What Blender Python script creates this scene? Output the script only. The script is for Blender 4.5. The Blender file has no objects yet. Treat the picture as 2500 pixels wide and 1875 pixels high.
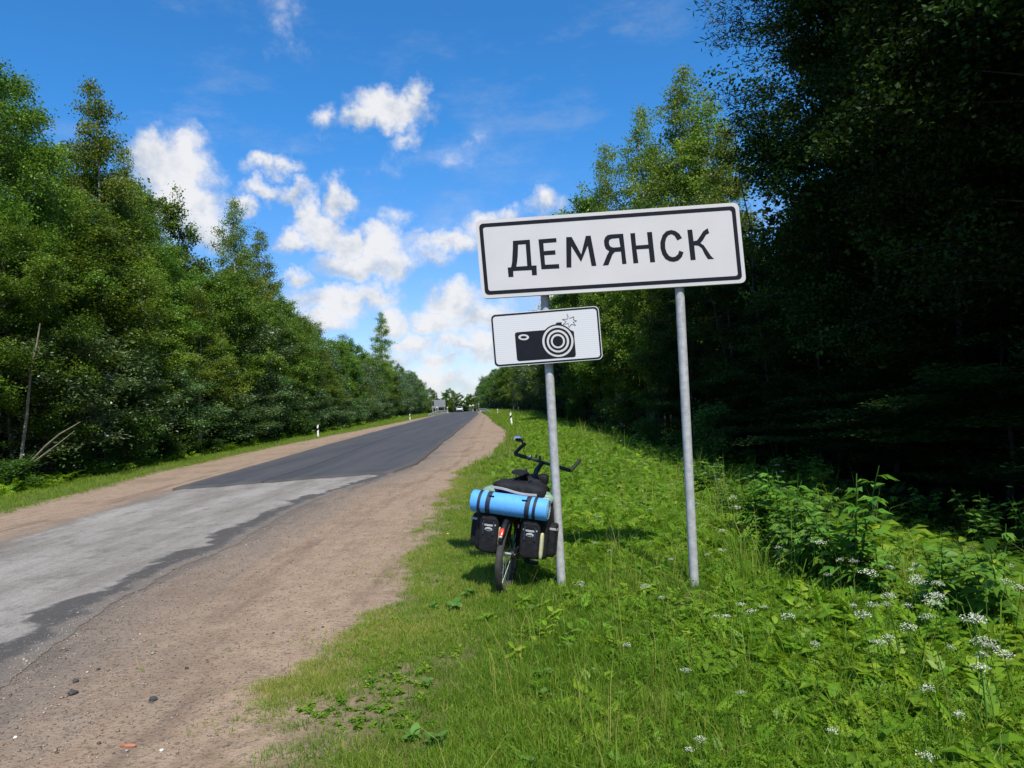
import bpy, bmesh, math, random
import numpy as np
from mathutils import Matrix, Vector
rng = np.random.default_rng(7)
random.seed(7)
R = math.radians
SC = bpy.context.scene
COL = SC.collection

# ------------------------------------------------------------------ camera
F, ROLL, PITCH, EYE = 1733.0, R(2.7), R(1.4), 1.65
cam = bpy.data.cameras.new('camera')
cam.sensor_width = 36.0
cam.lens = 36.0 * F / 2500.0
cam.clip_start, cam.clip_end = 0.05, 3000
cam_o = bpy.data.objects.new('camera', cam)
COL.objects.link(cam_o)
fw = Vector((0, math.cos(PITCH), math.sin(PITCH)))
up0 = Vector((0, -math.sin(PITCH), math.cos(PITCH)))
rt0 = Vector((1, 0, 0))
rt = rt0 * math.cos(ROLL) - up0 * math.sin(ROLL)
up = rt0 * math.sin(ROLL) + up0 * math.cos(ROLL)
cam_o.matrix_world = Matrix(((rt.x, up.x, -fw.x, 0), (rt.y, up.y, -fw.y, 0), (rt.z, up.z, -fw.z, EYE), (0, 0, 0, 1)))
SC.camera = cam_o

def ray(px, py):
    cx, cy = (px - 1250) / F, -(py - 937.5) / F
    d = fw + rt * cx + up * cy
    return d / d.y
def at(px, py, y):
    d = ray(px, py)
    return (d.x * y, y, EYE + d.z * y)
def project(x, y, z):
    v = Vector((x, y, z - EYE))
    w = v.dot(fw)
    return 1250 + F * v.dot(rt) / w, 937.5 - F * v.dot(up) / w

# ------------------------------------------------------------------ exposure, sun, sky
SC.view_settings.view_transform = 'Standard'
SC.view_settings.look = 'None'
SC.view_settings.gamma = 1
SC.view_settings.exposure = 0.22
SC.view_settings.use_curve_mapping = False
SC.cycles.max_bounces = 8
SC.cycles.diffuse_bounces = 3
SC.cycles.transmission_bounces = 4
SC.cycles.caustics_reflective = False
SC.cycles.caustics_refractive = False

SUN_DIR = Vector((0.26, -0.97, 0)).normalized() * math.cos(R(53)) + Vector((0, 0, math.sin(R(53))))
sun = bpy.data.lights.new('sun', 'SUN')
sun.energy, sun.angle, sun.color = 4.8, R(0.53), (1.0, 0.95, 0.86)
sun_o = bpy.data.objects.new('sun', sun)
COL.objects.link(sun_o)
sun_o.rotation_euler = SUN_DIR.to_track_quat('Z', 'Y').to_euler()

W = bpy.data.worlds.new('World')
SC.world = W
W.use_nodes = True

class NT:
    """small node-tree helper"""
    def __init__(s, tree): s.t = tree; s.n = tree.nodes; s.l = tree.links
    def new(s, kind, **kw):
        n = s.n.new(kind)
        for k, v in kw.items(): setattr(n, k, v)
        return n
    def link(s, a, b): s.l.new(a, b)
    def put(s, sock, v):
        if isinstance(v, bpy.types.NodeSocket): s.l.new(v, sock)
        else: sock.default_value = v
    def math(s, op, a, b=None, c=None, clamp=False):
        n = s.new('ShaderNodeMath', operation=op, use_clamp=clamp)
        for i, v in enumerate((a, b, c)):
            if v is not None: s.put(n.inputs[i], v)
        return n.outputs[0]
    def vmath(s, op, a, b=None, out=0):
        n = s.new('ShaderNodeVectorMath', operation=op)
        s.put(n.inputs[0], a)
        if b is not None: s.put(n.inputs[1], b)
        return n.outputs[out]
    def ramp01(s, v, a, b, smooth=True, to=(0, 1)):
        n = s.new('ShaderNodeMapRange', interpolation_type='SMOOTHSTEP' if smooth else 'LINEAR')
        s.put(n.inputs[0], v); n.inputs[1].default_value = a; n.inputs[2].default_value = b
        n.inputs[3].default_value = to[0]; n.inputs[4].default_value = to[1]
        return n.outputs[0]
    def noise(s, vec, scale, detail=4, rough=0.55, out=0, dist=0.0):
        n = s.new('ShaderNodeTexNoise')
        if vec is not None: s.l.new(vec, n.inputs['Vector'])
        n.inputs['Scale'].default_value = scale; n.inputs['Detail'].default_value = detail
        n.inputs['Roughness'].default_value = rough; n.inputs['Distortion'].default_value = dist
        return n.outputs[out]
    def mix(s, f, a, b, blend='MIX'):
        n = s.new('ShaderNodeMix', data_type='RGBA', blend_type=blend)
        s.put(n.inputs[0], f)
        for i, v in ((6, a), (7, b)):
            if isinstance(v, bpy.types.NodeSocket): s.l.new(v, n.inputs[i])
            else: n.inputs[i].default_value = (*v, 1) if len(v) == 3 else v
        return n.outputs[2]

def build_world():
    t = NT(W.node_tree); t.n.clear()
    out = t.new('ShaderNodeOutputWorld')
    sky = t.new('ShaderNodeTexSky', sky_type='NISHITA')
    sky.sun_disc = False
    sky.sun_elevation = R(53)
    sky.sun_rotation = math.atan2(SUN_DIR.x, SUN_DIR.y)
    sky.air_density, sky.dust_density, sky.ozone_density, sky.altitude = 1.0, 0.25, 2.2, 120
    tc = t.new('ShaderNodeTexCoord')
    d = t.vmath('NORMALIZE', tc.outputs['Generated'])
    sep = t.new('ShaderNodeSeparateXYZ'); t.link(d, sep.inputs[0])
    u = t.math('ARCTAN2', sep.outputs[0], sep.outputs[1])
    v = t.math('ARCSINE', sep.outputs[2])
    hue = t.mix(t.ramp01(v, -0.02, 0.42), (0.58, 0.65, 0.86), (0.24, 0.72, 1.10))
    tint = t.mix(1.0, sky.outputs[0], hue, 'MULTIPLY')
    bg = t.new('ShaderNodeBackground'); t.link(tint, bg.inputs[0]); bg.inputs[1].default_value = 0.15
    uv = t.new('ShaderNodeCombineXYZ'); t.link(u, uv.inputs[0]); t.link(v, uv.inputs[1])
    wn = t.noise(d, 26, 5, 0.6, out=1)
    warp = t.vmath('SCALE', t.vmath('SUBTRACT', wn, (0.5, 0.5, 0.5))); warp.node.inputs['Scale'].default_value = 0.068
    p = t.vmath('ADD', uv.outputs[0], warp)
    B = [  # px, py, rx, ry, weight : where each cloud of the photograph stands
        (420, 410, 110, 105, 1), (455, 500, 115, 110, 1), (360, 370, 70, 60, 1), (500, 570, 70, 60, .9), (440, 365, 55, 55, 1), (585, 505, 45, 30, .8),
        (960, 262, 120, 55, .95), (1022, 235, 45, 60, .9), (890, 290, 80, 40, .85), (795, 285, 34, 42, .55), (990, 345, 45, 35, .45),
        (700, 30, 60, 50, .27), (715, 95, 60, 60, .22), (1155, 340, 40, 40, .3), (1100, 400, 90, 40, .2), (960, 410, 70, 40, .2),
        (640, 400, 50, 28, .6), (690, 408, 50, 30, .6), (640, 460, 70, 30, .75), (720, 470, 60, 35, .75),
        (750, 520, 40, 60, .85), (820, 490, 50, 70, .95), (790, 560, 85, 55, 1), (710, 590, 50, 35, .85),
        (850, 600, 60, 50, 1), (920, 600, 75, 60, 1), (870, 650, 120, 50, 1), (960, 650, 80, 50, .85), (730, 680, 55, 32, .8),
        (820, 735, 170, 45, .9), (920, 725, 90, 50, .8), (770, 780, 110, 35, .9),
        (1090, 590, 130, 40, .75), (1180, 545, 90, 45, .7), (1050, 620, 70, 35, .6), (1335, 490, 55, 50, .75), (1240, 520, 70, 35, .6), (965, 525, 35, 30, .3),
        (1110, 735, 90, 60, 1), (1060, 790, 80, 45, .9), (1180, 770, 120, 55, .95), (1175, 845, 55, 55, 1), (1010, 850, 75, 40, .85), (1080, 880, 70, 32, .85),
        (955, 790, 60, 50, .85), (1080, 935, 240, 55, .68), (1120, 840, 100, 40, .7), (960, 880, 70, 50, .7), (1350, 740, 120, 70, .9)]
    acc = lit = None
    for px, py, rx, ry, w in B:
        q = ray(px, py).normalized()
        cu, cv = math.atan2(q.x, q.y), math.asin(q.z)
        su, sv = rx / F * 1.06, ry / F * 1.06
        s = t.vmath('MULTIPLY', t.vmath('SUBTRACT', p, (cu, cv, 0)), (1 / su, 1 / sv, 0))
        e = t.math('MULTIPLY_ADD', t.vmath('LENGTH', s, out=1), -w, w)
        acc = e if acc is None else t.math('MAXIMUM', acc, e)
        s2 = t.vmath('LENGTH', t.vmath('SUBTRACT', s, (0.1, 0.45, 0)), out=1)
        e2 = t.math('SUBTRACT', 1.0, s2)
        lit = e2 if lit is None else t.math('MAXIMUM', lit, e2)
    fine = t.noise(d, 17, 9, 0.64)
    veil = t.noise(t.vmath('MULTIPLY', d, (1.0, 1.0, 2.6)), 5.0, 8, 0.66)
    big = t.noise(d, 3.2, 6, 0.6)
    # the same broken cumulus goes on round the rest of the sky
    away = t.math('MAXIMUM', t.ramp01(t.math('ABSOLUTE', u), 0.7, 0.95), t.ramp01(v, 0.62, 0.8))
    other = t.math('MULTIPLY', t.math('SUBTRACT', big, 0.52), 4.0)
    other = t.math('MULTIPLY_ADD', away, 2.0, t.math('SUBTRACT', other, 2.0))
    dens = t.math('MAXIMUM', acc, other)
    dens = t.math('ADD', dens, t.math('MULTIPLY', t.math('SUBTRACT', fine, 0.5), 0.95))
    mask = t.math('MAXIMUM', t.ramp01(dens, 0.0, 0.66), t.math('MULTIPLY', t.ramp01(veil, 0.50, 0.78), 0.30))
    whit = t.math('ADD', t.math('MAXIMUM', lit, t.math('MULTIPLY', other, 0.6)), t.math('MULTIPLY', t.math('SUBTRACT', fine, 0.5), 2.8))
    shade = t.ramp01(whit, -0.25, 0.85)
    ccol = t.mix(shade, (0.55, 0.63, 0.74), (0.98, 0.98, 1.0))
    cbg = t.new('ShaderNodeBackground'); t.link(ccol, cbg.inputs[0]); cbg.inputs[1].default_value = 0.78
    ms = t.new('ShaderNodeMixShader')
    t.link(t.math('MULTIPLY', mask, 0.96), ms.inputs[0]); t.link(bg.outputs[0], ms.inputs[1]); t.link(cbg.outputs[0], ms.inputs[2])
    t.link(ms.outputs[0], out.inputs[0])
build_world()

# ------------------------------------------------------------------ materials
def new_mat(name):
    m = bpy.data.materials.new(name); m.use_nodes = True
    t = NT(m.node_tree)
    b = t.n['Principled BSDF']
    return m, t, b
def plain(name, col, rough=0.6, metal=0.0, var=0.12, scale=14.0, bump=0.0, spec=0.5, bscale=60.0):
    m, t, b = new_mat(name)
    tc = t.new('ShaderNodeTexCoord')
    n = t.noise(tc.outputs['Object'], scale, 5)
    f = t.ramp01(n, 0.3, 0.7)
    c = t.mix(f, tuple(x * (1 - var) for x in col), tuple(min(1, x * (1 + var)) for x in col))
    t.link(c, b.inputs['Base Color'])
    b.inputs['Roughness'].default_value = rough; b.inputs['Metallic'].default_value = metal
    b.inputs['Specular IOR Level'].default_value = spec
    if bump:
        bn = t.new('ShaderNodeBump'); bn.inputs['Strength'].default_value = bump; bn.inputs['Distance'].default_value = 0.01
        t.link(t.noise(tc.outputs['Object'], bscale, 4), bn.inputs['Height']); t.link(bn.outputs[0], b.inputs['Normal'])
    return m
def leaf_mat(name, dark, mid, light, trans=0.35, rough=0.45, spec=0.35, objvar=0.25):
    m, t, b = new_mat(name)
    at_ = t.new('ShaderNodeAttribute', attribute_name='rnd')
    cr = t.new('ShaderNodeValToRGB')
    e = cr.color_ramp.elements
    e[0].color, e[0].position = (*dark, 1), 0.0
    e[1].color, e[1].position = (*light, 1), 1.0
    k = e.new(0.55); k.color = (*mid, 1)
    ai_ = t.new('ShaderNodeAttribute', attribute_name='irnd', attribute_type='INSTANCER')
    t.link(t.math('ADD', at_.outputs['Fac'], ai_.outputs['Fac'], clamp=True), cr.inputs[0])
    oi = t.new('ShaderNodeObjectInfo')
    hs = t.new('ShaderNodeHueSaturation')
    t.link(t.ramp01(oi.outputs['Random'], 0, 1, False, (1 - objvar, 1 + objvar)), hs.inputs['Value'])
    t.link(t.ramp01(oi.outputs['Random'], 0, 1, False, (0.488, 0.512)), hs.inputs['Hue'])
    t.link(cr.outputs[0], hs.inputs['Color'])
    t.link(hs.outputs[0], b.inputs['Base Color'])
    b.inputs['Roughness'].default_value = rough; b.inputs['Specular IOR Level'].default_value = spec
    tr = t.new('ShaderNodeBsdfTranslucent')
    t.link(t.mix(1.0, hs.outputs[0], (1.25, 1.15, 0.5), 'MULTIPLY'), tr.inputs[0])
    ms = t.new('ShaderNodeMixShader'); ms.inputs[0].default_value = trans
    t.link(b.outputs[0], ms.inputs[1]); t.link(tr.outputs[0], ms.inputs[2])
    t.link(ms.outputs[0], t.n['Material Output'].inputs[0])
    return m

M = {}
M['alder_leaf'] = leaf_mat('alder_leaf', (.046, .100, .010), (.115, .215, .020), (.250, .350, .055), .4)
M['birch_leaf'] = leaf_mat('birch_leaf', (.080, .140, .014), (.175, .262, .026), (.30, .38, .060), .46)
M['shaded_leaf'] = leaf_mat('shaded_alder_leaf', (.013, .029, .006), (.026, .058, .009), (.056, .105, .017), .22, .6, .12)  # alder green darkened: the wood's shade is put into the leaf colour
M['silver_leaf'] = leaf_mat('silver_leaf', (.045, .095, .025), (.095, .175, .045), (.30, .38, .23), 0.3, 0.38, 0.5)
M['pine_leaf'] = leaf_mat('pine_leaf', (.014, .034, .014), (.028, .062, .026), (.05, .10, .04), 0.12)
M['shrub_leaf'] = leaf_mat('shrub_leaf', (.035, .085, .012), (.07, .155, .022), (.12, .21, .035), 0.4)
M['grass'] = leaf_mat('grass_blade', (.085, .175, .012), (.180, .325, .026), (.40, .39, .10), 0.45, 0.45, 0.25, 0.0)
M['weed'] = leaf_mat('weed_leaf', (.085, .180, .010), (.180, .340, .020), (.33, .44, .045), 0.45, 0.45, 0.25, 0.0)
M['broad'] = leaf_mat('broad_leaf', (.07, .17, .025), (.125, .26, .045), (.19, .34, .07), 0.4, 0.55, 0.2, 0.15)
M['tall'] = leaf_mat('tall_weed_leaf', (.055, .14, .018), (.125, .265, .032), (.21, .36, .06), 0.35, 0.4, 0.4, 0.2)
M['petal'] = leaf_mat('petal', (.52, .55, .42), (.70, .72, .60), (.82, .83, .72), 0.25, 0.6, 0.2, 0.0)
M['bark'] = plain('bark', (.050, .042, .032), 0.85, var=.4, scale=9, bump=.6)
M['bark_pale'] = plain('bark_pale', (.30, .28, .24), 0.8, var=.5, scale=7, bump=.4)
M['bark_pine'] = plain('bark_pine', (.20, .115, .065), 0.85, var=.4, scale=8, bump=.6)
M['dead_wood'] = plain('dead_wood', (.21, .18, .13), 0.8, var=.3, scale=10, bump=.4)
M['steel'] = plain('galvanised_steel', (.40, .405, .41), 0.62, metal=.12, var=.16, scale=22, bump=.12, bscale=120)
M['white'] = plain('sign_white', (.565, .542, .54), 0.38, var=.03, scale=3)
M['black_print'] = plain('sign_black', (.010, .012, .018), 0.65, var=.1, spec=.12)
M['sign_back'] = plain('sign_back', (.30, .32, .34), 0.5, metal=.5, var=.1)
M['rubber'] = plain('rubber', (.045, .042, .038), 0.8, var=.35, scale=20, bump=.3)
M['black_paint'] = plain('black_paint', (.012, .012, .014), 0.35, var=.1)
M['black_grip'] = plain('black_grip', (.014, .014, .015), 0.7, var=.15, bump=.4, bscale=200)
M['leather'] = plain('saddle_vinyl', (.016, .017, .020), 0.3, var=.1)
M['fabric'] = plain('black_fabric', (.010, .010, .012), 0.75, var=.35, scale=24, bump=1.0, bscale=17, spec=.3)
M['reflect'] = plain('reflective_tape', (.38, .38, .39), 0.45, var=.06)
M['cream'] = plain('cream_panel', (.50, .48, .29), 0.7, var=.12, scale=30, bump=.3)
M['foam'] = plain('blue_foam', (.105, .37, .82), 0.62, var=.05, scale=24, bump=.18, bscale=90, spec=.3)
M['foam_end'] = plain('foam_end', (.25, .38, .50), 0.8, var=.1)
M['strap'] = plain('navy_strap', (.012, .018, .040), 0.7, var=.2)
M['green_cloth'] = plain('green_nylon', (.19, .31, .22), 0.5, var=.15, scale=20, bump=.4, bscale=20)
M['chrome'] = plain('chrome', (.82, .84, .86), 0.08, metal=1.0, var=.02)
M['alloy'] = plain('alloy', (.55, .56, .58), 0.35, metal=.9, var=.08)
M['red_lens'] = plain('red_lens', (.85, .055, .02), 0.25, var=.06)
M['post_white'] = plain('post_white', (.80, .80, .77), 0.5, var=.05)
M['dark_glass'] = plain('dark_glass', (.02, .025, .03), 0.06, var=.1, spec=.8)
M['silver_paint'] = plain('silver_paint', (.46, .48, .50), 0.25, metal=.3, var=.03)
M['stone'] = plain('stone', (.30, .27, .23), 0.85, var=.35, scale=30, bump=.5)
M['tar'] = plain('asphalt_lump', (.055, .053, .052), 0.9, var=.4, scale=40, bump=.8)
M['rust_bark'] = plain('rusty_bark', (.42, .15, .08), 0.75, var=.3, scale=30, bump=.5)
M['yellow_petal'] = plain('yellow_petal', (.8, .55, .03), 0.6)

def attr(t, n): return t.new('ShaderNodeAttribute', attribute_name=n).outputs['Fac']
def ground_mats():
    # verge soil under the grass
    m, t, b = new_mat('verge_soil'); tc = t.new('ShaderNodeTexCoord'); P = tc.outputs['Object']
    n1, n2 = t.noise(P, 0.9, 6, .6), t.noise(P, 24, 5, .65)
    c = t.mix(t.ramp01(n1, .35, .68), (.070, .115, .020), (.120, .125, .034))
    c = t.mix(t.ramp01(n2, .40, .75), c, (.16, .12, .07))
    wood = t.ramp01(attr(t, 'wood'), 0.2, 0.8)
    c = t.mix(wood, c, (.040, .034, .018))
    t.link(c, b.inputs['Base Color']); b.inputs['Roughness'].default_value = .95; b.inputs['Specular IOR Level'].default_value = .15
    bn = t.new('ShaderNodeBump'); bn.inputs['Strength'].default_value = .8; bn.inputs['Distance'].default_value = .03
    t.link(n2, bn.inputs['Height']); t.link(bn.outputs[0], b.inputs['Normal']); M['soil'] = m
    # sandy shoulder: attributes er = metres to the right of the asphalt edge, eg = metres left of the grass edge
    m, t, b = new_mat('sandy_dirt'); tc = t.new('ShaderNodeTexCoord'); P = tc.outputs['Object']
    big, mid, fin, peb = t.noise(P, .55, 5, .6), t.noise(P, 5, 6, .65), t.noise(P, 70, 4, .7), t.noise(P, 34, 3, .6)
    st = t.new('ShaderNodeMapping'); t.link(P, st.inputs[0]); st.inputs['Scale'].default_value = (1, .16, 1)
    streak = t.noise(st.outputs[0], 3.2, 6, .65)
    c = t.mix(t.ramp01(mid, .3, .7), (.300, .210, .140), (.385, .280, .192))
    c = t.mix(t.math('MULTIPLY', t.ramp01(streak, .50, .72), .65), c, (.185, .125, .085))
    c = t.mix(t.math('MULTIPLY', t.ramp01(big, .50, .66), .45), c, (.20, .138, .092))
    rut = t.math('ABSOLUTE', t.math('SUBTRACT', t.math('ADD', attr(t, 'er'), t.math('MULTIPLY', t.math('SUBTRACT', big, .5), .5)), 1.25))
    c = t.mix(t.math('MULTIPLY', t.ramp01(rut, .22, .08), t.math('MULTIPLY', t.ramp01(streak, .38, .60), .55)), c, (.17, .125, .09))
    er = t.math('ADD', attr(t, 'er'), t.math('MULTIPLY', t.math('SUBTRACT', streak, .5), 2.2))
    c = t.mix(t.math('MULTIPLY', t.ramp01(er, 1.3, .1), .65), c, (.17, .150, .130))
    c = t.mix(t.math('MULTIPLY', t.ramp01(t.math('ADD', er, t.math('MULTIPLY', mid, .45)), .45, .05), .6), c, (.115, .100, .088))
    c = t.mix(t.math('MULTIPLY', t.ramp01(peb, .55, .64), .70), c, (.13, .10, .082))
    c = t.mix(t.math('MULTIPLY', t.ramp01(fin, .60, .74), .7), c, (.42, .35, .28))
    c = t.mix(t.math('MULTIPLY', t.ramp01(fin, .45, .34), .75), c, (.13, .092, .068))
    eg = t.math('ADD', attr(t, 'eg'), t.math('MULTIPLY', t.math('SUBTRACT', mid, .5), 1.0))
    c = t.mix(t.math('MULTIPLY', t.ramp01(eg, .25, -.9), .85), c, (.105, .100, .034))
    t.link(c, b.inputs['Base Color']); b.inputs['Roughness'].default_value = .95; b.inputs['Specular IOR Level'].default_value = .2
    h = t.math('ADD', t.math('MULTIPLY', fin, .35), t.math('ADD', t.math('MULTIPLY', peb, .8), t.math('MULTIPLY', mid, 1.2)))
    bn = t.new('ShaderNodeBump'); bn.inputs['Strength'].default_value = .75; bn.inputs['Distance'].default_value = .025
    t.link(h, bn.inputs['Height']); t.link(bn.outputs[0], b.inputs['Normal']); M['dirt'] = m
    # old chip-sealed asphalt: er = metres in from the right edge
    m, t, b = new_mat('old_asphalt'); tc = t.new('ShaderNodeTexCoord'); P = tc.outputs['Object']
    st = t.new('ShaderNodeMapping'); t.link(P, st.inputs[0]); st.inputs['Scale'].default_value = (1, .22, 1); st.inputs['Rotation'].default_value = (0, 0, R(3))
    streak, mid, fin = t.noise(st.outputs[0], 1.5, 7, .66), t.noise(P, 2.6, 6, .7), t.noise(P, 85, 3, .75)
    chip = t.new('ShaderNodeTexVoronoi'); t.link(P, chip.inputs['Vector']); chip.inputs['Scale'].default_value = 75
    c = t.mix(t.ramp01(streak, .32, .68), (.205, .180, .150), (.345, .312, .280))
    c = t.mix(t.math('MULTIPLY', t.ramp01(mid, .50, .68), .7), c, (.150, .138, .118))
    c = t.mix(t.math('MULTIPLY', t.ramp01(fin, .42, .28), .75), c, (.10, .095, .09))
    c = t.mix(t.math('MULTIPLY', t.ramp01(chip.outputs['Distance'], .28, .05), .40), c, (.56, .53, .50))
    el = attr(t, 'er')
    sc = t.noise(P, 0.9, 5, .62)
    ed = t.math('ADD', t.math('ADD', el, t.math('MULTIPLY', t.math('SUBTRACT', sc, .5), 1.5)), t.math('MULTIPLY', t.math('SUBTRACT', streak, .5), .15))
    dk = t.math('MULTIPLY', t.ramp01(ed, .50, .38), t.ramp01(t.math('ADD', t.math('MULTIPLY', el, 1.6), t.math('MULTIPLY', mid, .8)), .35, .80))
    c = t.mix(t.math('MULTIPLY', dk, .92), c, (.068, .062, .056))
    rim = t.math('ADD', el, t.math('MULTIPLY', t.math('SUBTRACT', mid, .5), .9))
    c = t.mix(t.math('MULTIPLY', t.ramp01(rim, .20, .02), .9), c, t.mix(t.ramp01(fin, .35, .65), (.13, .108, .088), (.22, .175, .135)))
    el2 = t.math('ADD', attr(t, 'el'), t.math('MULTIPLY', t.math('SUBTRACT', streak, .5), 2.4))
    c = t.mix(t.math('MULTIPLY', t.ramp01(el2, .40, -.15), .85), c, (.19, .150, .115))
    pot = t.math('MULTIPLY', t.ramp01(mid, .69, .74), .75)
    c = t.mix(pot, c, (.085, .08, .078))
    sp = t.noise(P, 20, 4, .75)
    c = t.mix(t.math('MULTIPLY', t.ramp01(sp, .50, .68), .45), c, (.11, .10, .09))
    c = t.mix(t.math('MULTIPLY', t.ramp01(sp, .44, .30), .35), c, (.42, .39, .36))
    t.link(c, b.inputs['Base Color']); b.inputs['Roughness'].default_value = .85; b.inputs['Specular IOR Level'].default_value = .3
    h = t.math('ADD', t.math('MULTIPLY', fin, .5), t.math('ADD', t.math('MULTIPLY', chip.outputs['Distance'], -.6), t.math('MULTIPLY', mid, .9)))
    bn = t.new('ShaderNodeBump'); bn.inputs['Strength'].default_value = .7; bn.inputs['Distance'].default_value = .015
    t.link(h, bn.inputs['Height']); t.link(bn.outputs[0], b.inputs['Normal']); M['old_asphalt'] = m
    # new dark asphalt, with the dark joint between the two lanes (fr = 0..1 across)
    m, t, b = new_mat('new_asphalt'); tc = t.new('ShaderNodeTexCoord'); P = tc.outputs['Object']
    st = t.new('ShaderNodeMapping'); t.link(P, st.inputs[0]); st.inputs['Scale'].default_value = (1, .05, 1)
    streak, fin, mid = t.noise(st.outputs[0], 1.6, 5, .6), t.noise(P, 120, 3, .7), t.noise(P, 1.2, 5, .6)
    c = t.mix(t.ramp01(streak, .3, .7), (.052, .052, .056), (.076, .074, .076))
    c = t.mix(t.math('MULTIPLY', t.ramp01(mid, .5, .8), .4), c, (.115, .105, .098))
    c = t.mix(t.math('MULTIPLY', t.ramp01(fin, .58, .75), .5), c, (.17, .165, .16))
    fr = t.math('ABSOLUTE', t.math('SUBTRACT', t.math('ADD', attr(t, 'fr'), t.math('MULTIPLY', t.math('SUBTRACT', mid, .5), .012)), .40))
    c = t.mix(t.math('MULTIPLY', t.ramp01(fr, .012, .003), .7), c, (.022, .022, .024))
    e = t.math('ADD', t.math('MINIMUM', attr(t, 'fr'), t.math('SUBTRACT', 1.0, attr(t, 'fr'))), t.math('MULTIPLY', t.math('SUBTRACT', mid, .5), .12))
    c = t.mix(t.math('MULTIPLY', t.ramp01(e, .06, .0), .35), c, (.16, .13, .105))
    t.link(c, b.inputs['Base Color']); b.inputs['Roughness'].default_value = .8; b.inputs['Specular IOR Level'].default_value = .3
    bn = t.new('ShaderNodeBump'); bn.inputs['Strength'].default_value = .5; bn.inputs['Distance'].default_value = .01
    t.link(fin, bn.inputs['Height']); t.link(bn.outputs[0], b.inputs['Normal']); M['new_asphalt'] = m
ground_mats()

# ------------------------------------------------------------------ mesh helpers
def mesh_np(name, verts, faces, attrs=None, smooth=False):
    """verts (N,3); faces (F,4) or (F,3) index array"""
    me = bpy.data.meshes.new(name)
    verts = np.asarray(verts, dtype=np.float32); faces = np.asarray(faces, dtype=np.int32)
    k = faces.shape[1]
    me.vertices.add(len(verts)); me.vertices.foreach_set('co', verts.ravel())
    me.loops.add(faces.size); me.loops.foreach_set('vertex_index', faces.ravel())
    me.polygons.add(len(faces)); me.polygons.foreach_set('loop_start', np.arange(0, faces.size, k, dtype=np.int32))
    if smooth: me.polygons.foreach_set('use_smooth', np.ones(len(faces), dtype=bool))
    for an, (dom, val) in (attrs or {}).items():
        a = me.attributes.new(an, 'FLOAT', dom); a.data.foreach_set('value', np.asarray(val, dtype=np.float32))
    me.update(calc_edges=True); me.validate()
    return me
def quads_mesh(name, q, rnd):
    n = len(q)
    return mesh_np(name, q.reshape(-1, 3), np.arange(4 * n).reshape(n, 4), {'rnd': ('FACE', rnd)})
def link(name, me, mat, parent=None, loc=None, rot=None):
    o = bpy.data.objects.new(name, me)
    COL.objects.link(o)
    if mat is not None and me is not None:
        mats = mat if isinstance(mat, (list, tuple)) else [mat]
        if not me.materials:
            for m_ in mats: me.materials.append(m_)
    if parent is not None: o.parent = parent
    if loc is not None: o.location = loc
    if rot is not None: o.rotation_euler = rot
    return o
def tag(o, label, cat, group=None, kind=None):
    o['label'] = label; o['category'] = cat
    if group: o['group'] = group
    if kind: o['kind'] = kind
    return o
def empty(name, loc, label, cat, rot=(0, 0, 0), group=None):
    o = bpy.data.objects.new(name, None); COL.objects.link(o)
    o.location = loc; o.rotation_euler = rot; o.empty_display_size = .2
    return tag(o, label, cat, group)

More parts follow.
